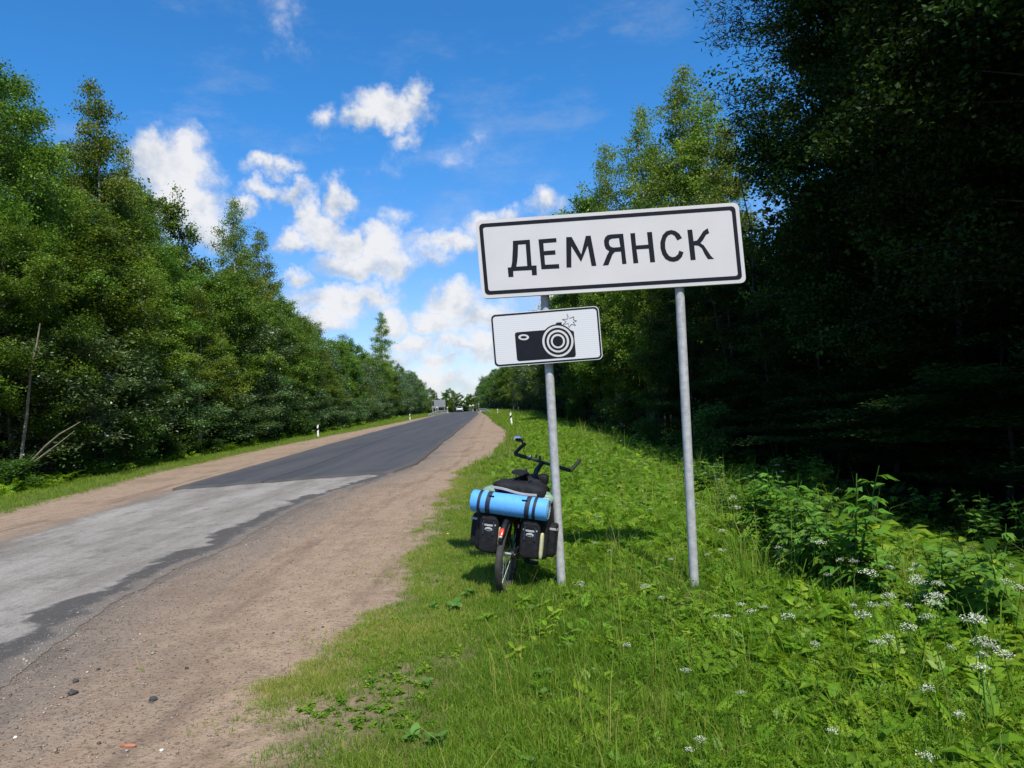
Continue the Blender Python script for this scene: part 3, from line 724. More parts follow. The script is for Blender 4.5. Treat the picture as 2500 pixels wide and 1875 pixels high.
    while y < 250:
        x = float(ER(y)) + r_.uniform(.6, 2.0); h = sky_h(x, y, SK)
        kind = r_.choice(['alder', 'willow', 'alder', 'birch', 'spruce']); var = r_.randrange({'alder': 3, 'birch': 3, 'willow': 2, 'spruce': 1}[kind])
        tree(kind, var, x, y, min(16, max(4.5, h * r_.uniform(.85, 1.05))), r_.uniform(1, 1.25), label=KINDW[kind] + ' along the verge ' + where_r(y), group=grp['R'])
        if y < 190: tree('alder', r_.randrange(3), x + 4 + r_.uniform(0, 2), y + 1.5, min(16, max(5, sky_h(x + 4, y, SK) * r_.uniform(.85, 1))), 1.25, label='leafy alder set back from the verge ' + where_r(y), group=grp['R'])
        y += (2.4 + y * .02) * r_.uniform(.8, 1.2)
    for y, off, h in ((8.6, 2.0, 2.6), (10.2, 1.6, 2.2), (11.8, 2.6, 3.4), (13.2, 1.5, 2.4), (14.6, 3.0, 3.6), (16.2, 1.7, 2.6), (17.8, 2.8, 3.4), (19.8, 1.6, 2.8), (22.2, 2.4, 3.4), (24.6, 1.5, 2.8), (27.4, 2.2, 3.4), (12.6, 4.6, 4.2), (16.0, 5.0, 4.2), (20.0, 5.2, 4.2), (9.4, 4.2, 3.6)):
        tree('alder', 3, float(ER(y)) + off, y, h, 1.55, label=('low' if h < 2.7 else 'bushy' if h < 3.5 else 'head high') + ' shaded alder bush ' + where_r(y), group='alder bushes in the dark wood', cat='bush')
    for y in (18.5, 22, 26, 33, 40, 52, 61, 72, 85):
        x = float(ER(y)) - r_.uniform(-.3, .5)
        tree('shrub', r_.randrange(2), x, y, r_.uniform(.9, 2.2), r_.uniform(.9, 1.3), label='shaded shrub at the edge of the dark wood ' + where_r(y), group='shrubs along the dark wood', cat='shrub')
    # far wood that closes the road
    SF = ([900, 1040, 1065, 1085, 1100, 1120, 1140, 1160], [930, 938, 955, 958, 948, 950, 962, 950])
    for k, x in enumerate(np.concatenate([np.arange(-60, -42, 4.6), np.arange(-42, -12, 2.3)])):
        y = 318 + r_.uniform(-12, 14); px, _ = project(x, y, 0); h = at(px, I(px, *SF), y)[2] - float(zt(x, y))
        kind = r_.choice(['alder', 'spruce', 'alder', 'birch']); var = r_.randrange({'alder': 3, 'birch': 3, 'spruce': 1}[kind])
        tree(kind, var, x, y, h * r_.uniform(.85, 1.02), 1.25, label='far %s tree in the wood that closes off the road' % {'alder': 'rounded', 'spruce': 'pointed', 'birch': 'slim'}[kind], group='trees at the far bend of the road')
place_right()

# thin bare stems seen inside both woods
def stems():
    r_ = random.Random(12); protos = []
    for i in range(3):
        w = MB(); pts = [(r_.uniform(-.03, .03) * k, r_.uniform(-.03, .03) * k, k * 1.0) for k in range(7)]
        w.tube(pts, [.032 - .004 * k for k in range(7)], 6)
        for k in range(5):
            b = pts[2 + k % 5]; a = r_.uniform(0, 6.28); w.tube([b, (b[0] + .5 * math.cos(a), b[1] + .5 * math.sin(a), b[2] + .35)], [.01, .004], 3, cap=False)
        me = w.mesh('trunk'); me.materials.append(M['dead_wood'] if i == 0 else M['bark']); protos.append(me)
    for side, n in (('R', 26), ('L', 20)):
        for k in range(n):
            y = r_.uniform(14, 42) if side == 'R' else r_.uniform(19, 60)
            x = float(ER(y)) + r_.uniform(.3, 3.5) if side == 'R' else float(EL(y)) - r_.uniform(0, 1.5)
            o = link('bare_sapling', protos[r_.randrange(3) if side == 'L' else 1 + r_.randrange(2)], None, loc=(x, y, float(zt(x, y)) - .05), rot=(r_.uniform(-.12, .12), r_.uniform(-.2, .08), r_.uniform(0, 6)))
            s = r_.uniform(.7, 1.25); o.scale = (s, s, s * r_.uniform(.8, 1.3))
            if side == 'R': tag(o, 'thin bare stem in the dark wood ' + where_r(y), 'sapling', 'thin stems in the dark wood')
            else: tag(o, 'thin bare stem among the trees ' + where_l(y), 'sapling', 'thin stems across the road')
    # the pale leaning pole and the broken boughs across the road
    b = at(45, 1185, 18.6); pts = [at(px, py, 18.6) for px, py in ((42, 1190), (50, 1130), (58, 1070), (66, 1010), (70, 960), (76, 900), (90, 840), (98, 790))]
    o = MB().tube([Vector(p) - Vector(b) for p in pts], [.045, .042, .040, .037, .033, .028, .022, .015], 8).build('leaning_sapling', M['dead_wood'], loc=b)
    tag(o, 'tall thin pale leaning stem in front of the dark trees across the road', 'sapling')
    b = at(48, 1162, 18.5)
    o = MB().tube([Vector(at(px, py, 18.5 + d)) - Vector(b) for px, py, d in ((40, 1165, 0), (75, 1128, -.1), (110, 1090, -.2), (145, 1060, -.3), (180, 1040, -.4), (196, 1030, -.4))], [.032, .030, .026, .02, .015, .009], 7)
    o.tube([Vector(at(px, py, 18.4 + d)) - Vector(b) for px, py, d in ((55, 1152, 0), (90, 1122, .1), (140, 1085, .2), (182, 1052, .3))], [.020, .018, .013, .007], 6)
    o = o.tube([Vector(at(px, py, 18.45)) - Vector(b) for px, py in ((0, 1137), (30, 1141), (60, 1143))], [.014, .018, .02], 5).build('broken_bough', M['dead_wood'], loc=b)
    tag(o, 'broken forked bough leaning up from the foot of the pale stem', 'branch')
stems()
# the depth of both woods, which reads as one dark mass behind the edge trees
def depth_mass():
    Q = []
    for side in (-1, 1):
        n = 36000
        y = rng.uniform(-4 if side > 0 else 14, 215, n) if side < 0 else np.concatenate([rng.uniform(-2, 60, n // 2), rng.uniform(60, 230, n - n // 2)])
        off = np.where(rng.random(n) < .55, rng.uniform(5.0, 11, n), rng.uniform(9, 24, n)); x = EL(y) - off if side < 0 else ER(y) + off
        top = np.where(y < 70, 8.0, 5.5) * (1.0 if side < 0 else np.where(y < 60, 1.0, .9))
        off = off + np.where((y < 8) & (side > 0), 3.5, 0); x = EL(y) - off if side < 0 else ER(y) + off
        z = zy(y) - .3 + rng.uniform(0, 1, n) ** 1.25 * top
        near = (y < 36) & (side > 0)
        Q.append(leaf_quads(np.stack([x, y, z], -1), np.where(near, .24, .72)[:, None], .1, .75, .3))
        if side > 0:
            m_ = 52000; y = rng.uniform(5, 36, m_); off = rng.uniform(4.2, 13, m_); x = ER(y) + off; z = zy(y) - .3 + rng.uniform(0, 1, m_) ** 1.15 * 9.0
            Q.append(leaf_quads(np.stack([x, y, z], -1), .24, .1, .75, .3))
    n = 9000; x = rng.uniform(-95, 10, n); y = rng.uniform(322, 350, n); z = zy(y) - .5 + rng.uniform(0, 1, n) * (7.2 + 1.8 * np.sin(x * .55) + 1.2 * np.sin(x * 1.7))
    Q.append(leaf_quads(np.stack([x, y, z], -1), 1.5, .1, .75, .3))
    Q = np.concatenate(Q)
    o = link('forest_interior', quads_mesh('forest_interior', Q, np.clip(rng.normal(.4, .2, len(Q)), 0, 1)), M['shaded_leaf']); o['kind'] = 'stuff'
depth_mass()

# ------------------------------------------------------------------ ground cover
def tuft(n, h, spread, w, rg):
    Q = []
    for k in range(n):
        a = rg.uniform(0, 6.28); r_ = spread * math.sqrt(rg.random()); b = np.array([r_ * math.cos(a), r_ * math.sin(a), -.01])
        d = np.array([math.cos(a + rg.normal(0, .8)), math.sin(a + rg.normal(0, .8)), 0]) ; hh = h * rg.uniform(.55, 1.25); ln = hh * rg.uniform(.1, .75)
        s = np.array([-d[1], d[0], 0]); c = rg.uniform(0, 6.28); s = np.array([math.cos(c), math.sin(c), 0])
        m_ = b + d * ln * .3 + np.array([0, 0, hh * .6]); e = b + d * ln + np.array([0, 0, hh * (1 - .3 * ln / hh)])
        Q += [[b - s * w, b + s * w, m_ + s * w * .8, m_ - s * w * .8], [m_ - s * w * .8, m_ + s * w * .8, e + s * w * .12, e - s * w * .12]]
    return np.array(Q)
def frond(k, rich):
    """one ferny leaf, unit length along +x, in the xy plane"""
    Q = []
    Q.append([(0, -.010, 0), (1, -.003, 0), (1, .003, 0), (0, .010, 0)])
    for i in range(k):
        t_ = .22 + .72 * i / (k - 1); L = .40 * (1 - t_) ** .75 + .07
        for sd in (-1, 1):
            dx, dy = .62, sd * .78; n_ = np.array([-dy, dx]) * 1.0
            def dia(o, l, w, ddx, ddy):
                nx, ny = -ddy, ddx
                return [(o[0], o[1], 0), (o[0] + ddx * l * .5 + nx * w, o[1] + ddy * l * .5 + ny * w, .02), (o[0] + ddx * l, o[1] + ddy * l, 0), (o[0] + ddx * l * .5 - nx * w, o[1] + ddy * l * .5 - ny * w, .02)]
            if rich:
                Q.append(dia((t_, 0), L, L * .14, dx, dy))
                for f_ in (.35, .62):
                    o = (t_ + dx * L * f_, dy * L * f_)
                    for s2 in (-1, 1):
                        a = math.atan2(dy, dx) + s2 * .75; Q.append(dia(o, L * (.50 - f_ * .3), L * .085, math.cos(a), math.sin(a)))
            else: Q.append(dia((t_, 0), L, L * .24, dx, dy))
    Q.append([(1, 0, 0), (1.05, .035, 0), (1.14, 0, 0), (1.05, -.035, 0)])
    return np.array(Q, float)
def plant(nf, k, rich, rg, rise=.75):
    out = []; f0 = frond(k, rich)
    for i in range(nf):
        a = 6.28 * i / nf + rg.normal(0, .35); el = rise * rg.uniform(.55, 1.35); s = rg.uniform(.65, 1.15)
        q = f0.copy() * s; stem = rg.uniform(.15, .5); x, y, z = q[..., 0] + stem, q[..., 1], q[..., 2]
        z = z + x * math.tan(min(1.2, el)) * .8 - .42 * x * x; ro = rg.normal(0, .5); y2 = y * math.cos(ro); z = z + y * math.sin(ro)
        X_ = x * math.cos(a) - y2 * math.sin(a); Y_ = x * math.sin(a) + y2 * math.cos(a)
        out.append(np.stack([X_, Y_, z], -1))
        st = np.array([[(0, -.01, 0), (0, .01, 0), (stem, .008, stem * math.tan(min(1.2, el)) * .8 - .42 * stem * stem), (stem, -.008, stem * math.tan(min(1.2, el)) * .8 - .42 * stem * stem)]])
        xs, ys_ = st[..., 0], st[..., 1]; out.append(np.stack([xs * math.cos(a) - ys_ * math.sin(a), xs * math.sin(a) + ys_ * math.cos(a), st[..., 2]], -1))
    return np.concatenate(out)
def scatter(name, tmpls, x, y, sc, rnd0, mat, tint=.16, zoff=0.0):
    clear = np.ones(len(x), bool)
    for cx_, cy_, cr_ in ((.35, 6.14, .12), (1.46, 5.98, .13), (1.45, 5.78, .15), (1.44, 5.55, .13), (.34, 5.93, .10), (-.15, 6.12, .10)): clear &= (x - cx_) ** 2 + (y - cy_) ** 2 > cr_ ** 2
    if name in ('short_grass', 'clover'): clear[:] = True
    x, y, sc, rnd0 = x[clear], y[clear], sc[clear], rnd0[clear]
    # one object of ground cover: points that carry copies of a few small plants (geometry nodes)
    n = len(x); which = rng.integers(0, len(tmpls), n)
    me = bpy.data.meshes.new(name); me.vertices.add(n)
    me.vertices.foreach_set('co', np.stack([x, y, zt(x, y) + zoff], -1).astype(np.float32).ravel())
    def put(an, kind, val, field='value'):
        a = me.attributes.new(an, kind, 'POINT'); a.data.foreach_set(field, np.asarray(val).ravel())
    put('which', 'INT', which.astype(np.int32))
    put('irnd', 'FLOAT', rnd0.astype(np.float32))
    put('turn', 'FLOAT_VECTOR', np.stack([rng.normal(0, .12, n), rng.normal(0, .12, n), rng.uniform(0, 6.28, n)], -1).astype(np.float32), 'vector')
    put('size', 'FLOAT', sc.astype(np.float32))
    me.update()
    o = bpy.data.objects.new(name, me); COL.objects.link(o); o['kind'] = 'stuff'
    g = bpy.data.node_groups.new(name, 'GeometryNodeTree')
    g.interface.new_socket('Geometry', in_out='INPUT', socket_type='NodeSocketGeometry'); g.interface.new_socket('Geometry', in_out='OUTPUT', socket_type='NodeSocketGeometry')
    N, Lk = g.nodes, g.links
    gi, go = N.new('NodeGroupInput'), N.new('NodeGroupOutput'); jn = N.new('GeometryNodeJoinGeometry')
    def named(an, dt):
        q = N.new('GeometryNodeInputNamedAttribute'); q.data_type = dt; q.inputs['Name'].default_value = an
        return next(k for k in q.outputs if k.enabled and k.name == 'Attribute')
    aw, at_, asz = named('which', 'INT'), named('turn', 'FLOAT_VECTOR'), named('size', 'FLOAT')
    for k, T in enumerate(tmpls):
        tm = quads_mesh(name + '_plant', T, rng.normal(0, tint, len(T))); tm.materials.append(mat)
        to = bpy.data.objects.new(name + '_plant', tm)
        oi = N.new('GeometryNodeObjectInfo'); oi.inputs['Object'].default_value = to
        cp = N.new('FunctionNodeCompare'); cp.data_type = 'INT'; cp.operation = 'EQUAL'
        ci = [q for q in cp.inputs if q.enabled]; Lk.new(aw, ci[0]); ci[1].default_value = k
        ip = N.new('GeometryNodeInstanceOnPoints'); Lk.new(gi.outputs[0], ip.inputs['Points']); Lk.new(cp.outputs[0], ip.inputs['Selection']); Lk.new(oi.outputs['Geometry'], ip.inputs['Instance'])
        e2r = N.new('FunctionNodeEulerToRotation'); Lk.new(at_, e2r.inputs[0]); Lk.new(e2r.outputs[0], ip.inputs['Rotation']); Lk.new(asz, ip.inputs['Scale']); Lk.new(ip.outputs[0], jn.inputs[0])
    Lk.new(jn.outputs[0], go.inputs[0])
    o.modifiers.new('plants', 'NODES').node_group = g
    return o
def vnoise(x, y, s, seed):
    r_ = np.random.default_rng(seed); v = 0
    for k in range(6):
        a = r_.uniform(0, 6.28); w = s * r_.uniform(.6, 1.8); v = v + np.sin((x * math.cos(a) + y * math.sin(a)) * w + r_.uniform(0, 6.28) + 1.2 * np.sin((x * math.sin(a) - y * math.cos(a)) * w * .7))
    return v / 6
def logy(n, a, b): return np.exp(rng.uniform(math.log(a), math.log(b), n))

def ground_cover():
    rg = np.random.default_rng(5)
    short = [tuft(26, .075, .095, .0020, rg) for _ in range(8)]
    mid = [tuft(11, .20, .06, .0026, rg) for _ in range(5)]
    tall = [tuft(9, .50, .06, .0034, rg) for _ in range(4)]
    far = [tuft(8, .26, .16, .010, rg) for _ in range(4)]
    # short worn turf next to the dirt, thinning out over it
    n = 26000; y = logy(n, 1.7, 20); e = rng.gamma(1.7, .66, n) - .40; x = DR(y) + e + wob(y, 4, .06)
    nz = vnoise(x, y, 2.6, 1) + .5 * vnoise(x, y, 8, 2)
    keep = (e + .28 * nz > .0) & (rng.random(n) < np.clip(.36 + e * .55 + nz * .9, .06, 1)) & (e < 3.6)
    x, y, e, nz = x[keep], y[keep], e[keep], nz[keep]
    s = rng.uniform(.6, 1.3, len(x)) * (.60 + .28 * np.clip(e, 0, 1.6)) * (1 + y * .02)
    scatter('short_grass', short, x, y, s, np.clip(.62 - .12 * e + .30 * nz + rng.normal(0, .17, len(x)), 0, 1), M['grass'])
    n = 900; y = logy(n, 2, 18); x = DR(y) - rng.gamma(1.2, .16, n); keep = vnoise(x, y, 3, 8) > 0
    scatter('stray_tufts', [tuft(9, .06, .03, .002, rg) for _ in range(4)], x[keep], y[keep], rng.uniform(.5, 1.1, keep.sum()), np.clip(rng.normal(.6, .2, keep.sum()), 0, 1), M['grass'])
    # fuller grass across the verge
    n = 21000; y = logy(n, 1.6, 34); wv = ER(y) + .6 - DR(y) - .5; x = DR(y) + 1.0 + rng.random(n) * wv
    nz = vnoise(x, y, 1.6, 3); keep = (x > -.75 * y - 1) & (x < .80 * y + 1.2) & (rng.random(n) < .55 + .6 * nz) ; x, y, nz = x[keep], y[keep], nz[keep]
    scatter('meadow_grass', mid, x, y, rng.uniform(.6, 1.35, len(x)) * (.38 + .40 * np.clip(x - DR(y) - .6, 0, 2.4) / 2.4) * (1 + y * .018), np.clip(.42 + .15 * nz + rng.normal(0, .14, len(x)), 0, 1), M['grass'])
    n = 650; y = logy(n, 2.5, 40); x = DR(y) + 2.6 + rng.random(n) ** .8 * (ER(y) + .4 - DR(y) - 2.6)
    keep = (x < .80 * y + 1.2) & (vnoise(x, y, 1.3, 9) > -.05); x, y = x[keep], y[keep]
    scatter('tall_grass', tall, x, y, rng.uniform(.6, 1.25, len(x)) * (1 + y * .01), np.clip(rng.normal(.6, .2, len(x)), 0, 1), M['grass'])
    # ferny weeds: rich near, plainer further away
    rich = [plant(6, 6, True, rg) for _ in range(5)]; plainp = [plant(6, 6, False, rg) for _ in range(5)]
    n = 19000; y = logy(n, 1.7, 12); x = DR(y) + 1.0 + rng.random(n) ** .75 * (ER(y) + .3 - DR(y) - 1.0)
    nz = vnoise(x, y, 1.9, 4); lat = x - DR(y)
    keep = (x < .80 * y + 1.0) & (x > -.75 * y) & (rng.random(n) < np.clip((lat - 1.2) * .42 + .10 + .5 * nz, 0, 1)); x, y, nz, lat = x[keep], y[keep], nz[keep], lat[keep]
    scatter('cow_parsley_leaves', rich, x, y, rng.uniform(.048, .105, len(x)) * (1 + .26 * np.clip(lat - 2, 0, 3)), np.clip(.48 + .18 * nz + rng.normal(0, .13, len(x)), 0, 1), M['weed'])
    def leafy(rg):
        out = []; hgt = rg.uniform(.5, 1.0)
        for k in range(9):
            a = k * 2.4 + rg.normal(0, .3); z0 = hgt * (.15 + .8 * k / 9); L = .55 * (1.15 - z0 * .6) * rg.uniform(.7, 1.2); w = L * .24
            d = np.array([math.cos(a), math.sin(a), rg.uniform(-.25, .5)]); sd = np.array([-d[1], d[0], rg.normal(0, .2)]); b = np.array([0, 0, z0])
            m_ = b + d * L * .5 + np.array([0, 0, .05]); e = b + d * L - np.array([0, 0, .12 * L])
            out += [[b, b + d * L * .25 + sd * w * .8, m_ + sd * w, m_], [b, m_, m_ - sd * w, b + d * L * .25 - sd * w * .8], [m_, m_ + sd * w, e, e - sd * .002], [m_, e + sd * .002, e, m_ - sd * w]]
        out += [[(-.012, 0, 0), (.012, 0, 0), (.006, 0, hgt), (-.006, 0, hgt)]]
        return np.array(out, float)
    lw = [leafy(rg) for _ in range(5)]
    n = 3000; y = logy(n, 1.8, 26); x = DR(y) + 1.0 + rng.random(n) ** .8 * (ER(y) + .3 - DR(y) - 1.0); nz = vnoise(x, y, 1.4, 12); lat = x - DR(y)
    keep = (x < .80 * y + 1.0) & (x > -.75 * y) & (rng.random(n) < np.clip((lat - .9) * .3 + .7 * nz, 0, 1)); x, y, nz, lat = x[keep], y[keep], nz[keep], lat[keep]
    scatter('leafy_weeds', lw, x, y, rng.uniform(.07, .17, len(x)) * (1 + .45 * np.clip(lat - 2.2, 0, 3)) * (1 + y * .015), np.clip(.40 + .2 * nz + rng.normal(0, .2, len(x)), 0, 1), M['weed'], .2)
    n = 2600; y = logy(n, 1.8, 12); e2 = rng.gamma(2.2, .45, n); x = DR(y) + e2 - .1; keep = (vnoise(x, y, 3.1, 21) > .05) & (e2 < 2.2)
    scatter('clover', lw, x[keep], y[keep], rng.uniform(.035, .075, keep.sum()), np.clip(rng.normal(.38, .2, keep.sum()), 0, 1), M['weed'], .15)
    dry = [tuft(4, .9, .05, .0028, rg) for _ in range(3)]; n = 240; y = logy(n, 2.6, 24); x = DR(y) + 1.2 + rng.random(n) * (ER(y) - DR(y) - 1.2); keep = x < .8 * y + 1
    scatter('dry_grass_stems', dry, x[keep], y[keep], rng.uniform(.35, .75, keep.sum()), np.full(keep.sum(), .98), M['grass'], .03)
    n = 34000; y = logy(n, 7.5, 75); x = DR(y) + .9 + rng.random(n) ** .8 * (ER(y) + .4 - DR(y) - .9)
    nz = vnoise(x, y, .9, 6); lat = x - DR(y); keep = rng.random(n) < np.clip(lat * .32 + .05 + .4 * nz, 0, 1); x, y, nz, lat = x[keep], y[keep], nz[keep], lat[keep]
    scatter('verge_weeds', plainp, x, y, rng.uniform(.055, .125, len(x)) * (1 + y * .014), np.clip(.46 + .18 * nz + rng.normal(0, .13, len(x)), 0, 1), M['weed'])
    # far verge on this side and the verge across the road
    n = 9000; y = logy(n, 16, 200); x = DR(y) + .1 + rng.random(n) * (ER(y) + 1 - DR(y)); s = rng.uniform(.5, 1.1, n) * (.5 + y * .012)
    scatter('far_verge_grass', far, x, y, s, np.clip(rng.normal(.5, .17, n), 0, 1), M['grass'])
    n = 20000; y = logy(n, 11, 200); fx = rng.random(n); x = DL(y) - .05 + wob(y, 3, .05) - fx * (DL(y) - EL(y) + 1.5)
    s = rng.uniform(.35, .9, n) * (.45 + .6 * fx) * (.75 + y * .012)
    scatter('grass_across_road', far, x, y, s, np.clip(rng.normal(.56, .17, n), 0, 1), M['grass'])
    n = 3600; y = logy(n, 14, 120); x = EL(y) + .9 - rng.random(n) * 1.8; scatter('weeds_across_road', plainp, x, y, rng.uniform(.16, .36, n) * (1 + y * .006), np.clip(rng.normal(.5, .17, n), 0, 1), M['weed'])
    # dead leaves and low plants of the wood floor
    n = 5200; y = logy(n, 6.5, 60); x = ER(y) + rng.random(n) ** 1.3 * 7 + .1; scatter('wood_floor_plants', plainp, x, y, rng.uniform(.16, .42, n), np.clip(rng.normal(.40, .2, n), 0, 1), M['shaded_leaf'])  # floor plants share the leaf colour darkened for shade
    # gravel on the shoulder
    n = 19000; y = logy(n, 1.9, 16); x = np.where(rng.random(n) < .22, RR(y) + rng.normal(0, .10, n), RR(y) - .15 + rng.gamma(1.6, .6, n)); k = x < DR(y) + .25; x, y = x[k], y[k]; n = len(x)
    r_ = np.clip(rng.lognormal(-5.5, .45, n), .002, .016)
    oc = np.array([(1, 0, 0), (-1, 0, 0), (0, 1, 0), (0, -1, 0), (0, 0, 1), (0, 0, -1)], float); fc = np.array([(0, 2, 4), (2, 1, 4), (1, 3, 4), (3, 0, 4), (2, 0, 5), (1, 2, 5), (3, 1, 5), (0, 3, 5)])
    v = oc[None] * r_[:, None, None] * rng.uniform(.6, 1.25, (n, 6, 1)); v[..., 2] *= .65
    a = rng.uniform(0, 6.28, n)[:, None]; vx = v[..., 0] * np.cos(a) - v[..., 1] * np.sin(a); vy = v[..., 0] * np.sin(a) + v[..., 1] * np.cos(a)
    v = np.stack([vx + x[:, None], vy + y[:, None], v[..., 2] + .014 + r_[:, None] * .25], -1)
    f = (fc[None] + (np.arange(n) * 6)[:, None, None]).reshape(-1, 3)
    m, t, b = new_mat('gravel'); cr = t.new('ShaderNodeValToRGB'); e_ = cr.color_ramp.elements; e_[0].color = (.07, .06, .055, 1); e_[1].color = (.55, .50, .44, 1); kk = e_.new(.6); kk.color = (.26, .20, .15, 1)
    t.link(attr(t, 'rnd'), cr.inputs[0]); t.link(cr.outputs[0], b.inputs['Base Color']); b.inputs['Roughness'].default_value = .85
    o = link('gravel', mesh_np('gravel', v.reshape(-1, 3), f, {'rnd': ('FACE', np.repeat(rng.beta(2, 2.2, n), 8))}), m); o['kind'] = 'stuff'
ground_cover()

# white umbel flowers, one thing each, copies of three
def umbels():
    rg = np.random.default_rng(31); protos = []
    for i in range(3):
        h = .55; w = MB(); top = Vector((rg.normal(0, .03), rg.normal(0, .03), h)); w.tube([(0, 0, 0), (top.x * .4, top.y * .4, h * .55), top], [.0045, .0035, .0025], 4)
        cs = []
        for k in range(9):
            a = 2.4 * k; r_ = .055 * math.sqrt((k + .3) / 9); c = top + Vector((r_ * math.cos(a), r_ * math.sin(a), .035 - 4.5 * r_ * r_)); w.tube([top, c], [.0015, .001], 3, cap=False); cs.append(c)
        q = []
        for c in cs:
            p = np.array(c)[None] + rg.normal(0, .0095, (13, 3)) * np.array([1, 1, .55]); q.append(leaf_quads(p, .0078, 0, 1.0, .8, rg))
        q = np.concatenate(q); st = w.mesh('stem'); fl = quads_mesh('flower_head', q, rg.uniform(0, 1, len(q)))
        lf = plant(3, 5, False, rg, .9) * .2; lv = quads_mesh('leaves', lf, np.clip(rg.normal(.5, .15, len(lf)), 0, 1))
        st.materials.append(M['broad']); fl.materials.append(M['petal']); lv.materials.append(M['weed']); protos.append((st, fl, lv))
    pts = []
    for px, py in ((2215, 1375), (2240, 1390), (2260, 1410), (2195, 1395), (2290, 1420), (2330, 1385), (2050, 1365), (2085, 1368), (2120, 1380), (2150, 1378), (2390, 1350), (2440, 1365), (2480, 1410), (2460, 1420), (2310, 1445), (2190, 1450), (2230, 1460), (2210, 1475), (2270, 1445), (2160, 1470),
                   (1960, 1300), (1985, 1310), (1900, 1335), (1920, 1250), (1890, 1265), (2370, 1485), (2400, 1520), (2450, 1560), (2430, 1590), (2380, 1570), (2190, 1545), (2170, 1560), (2140, 1475), (2280, 1565), (2360, 1610), (2240, 1670), (2225, 1855), (2380, 1730), (2310, 1500), (2250, 1520), (2090, 1470),
                   (1760, 1290), (1755, 1500), (1780, 1495), (1800, 1470), (1870, 1480), (1620, 1450), (1595, 1425), (1412, 1420), (1405, 1425), (1990, 1565), (1960, 1500), (1830, 1690), (1450, 1215), (1470, 1208), (1520, 1230), (1560, 1195), (1480, 1160), (1440, 1140), (1420, 1150), (1590, 1240), (1640, 1180), (1540, 1120), (1500, 1110), (1580, 1130), (1430, 1110), (1460, 1095)):
        d = ray(px, py); hz = .42 if px > 1900 else .25
        for _ in range(4):
            t_ = (hz - EYE) / d.z; y = t_; x = d.x * t_; hz2 = (.46 if px > 1900 else .26) + float(zt(x, y)); hz = hz * .5 + hz2 * .5
        if y < 45: pts.append((x, y, max(.2, hz - float(zt(x, y)))))
    for n_ in range(60):
        y = math.exp(random.uniform(math.log(2.4), math.log(32))); lat = random.uniform(1.8, 6); x = float(DR(y)) + lat
        if x < min(.74 * y, float(ER(y)) + .2): pts.append((x, y, random.uniform(.35, .7) if lat > 3 else random.uniform(.22, .4)))
    def where_u(x, y):
        px, py = project(x, y, .3)
        if px < 1372: return 'beyond the loaded bicycle on the open verge' if y > 7 else 'in the short grass in front of the posts'
        if px < 1690: return 'on the verge far beyond the two sign posts' if y > 14 else 'on the verge between the two sign posts' if y > 6 else 'in the short grass in front of the posts'
        if px < 1950: return 'beside the tall weeds past the bare post' if y > 6 else 'in the ferny weeds in front of the bare post'
        return 'in the thick white patch below the dark wood' if y > 4.5 else 'in the ferny weeds at the near corner of the verge' if y < 3.3 else 'in front of the thick white patch of flowers'
    for x, y, h in pts:
        pr = protos[random.randrange(3)]
        o = empty('umbel_flower', (x, y, float(zt(x, y)) - .01), 'white umbel flower ' + where_u(x, y), 'flower', (random.uniform(-.12, .12), random.uniform(-.12, .12), random.uniform(0, 6.28)), 'white umbel flowers on the verge')
        s = random.uniform(.28, .66) * (1 + y * .03) * (1.3 if x > 2 and y < 9 else 1); o.scale = (s, s, h / .58)
        for nm, me in zip(('stem', 'flower_head', 'leaves'), pr): link(nm, me, None, o)
umbels()

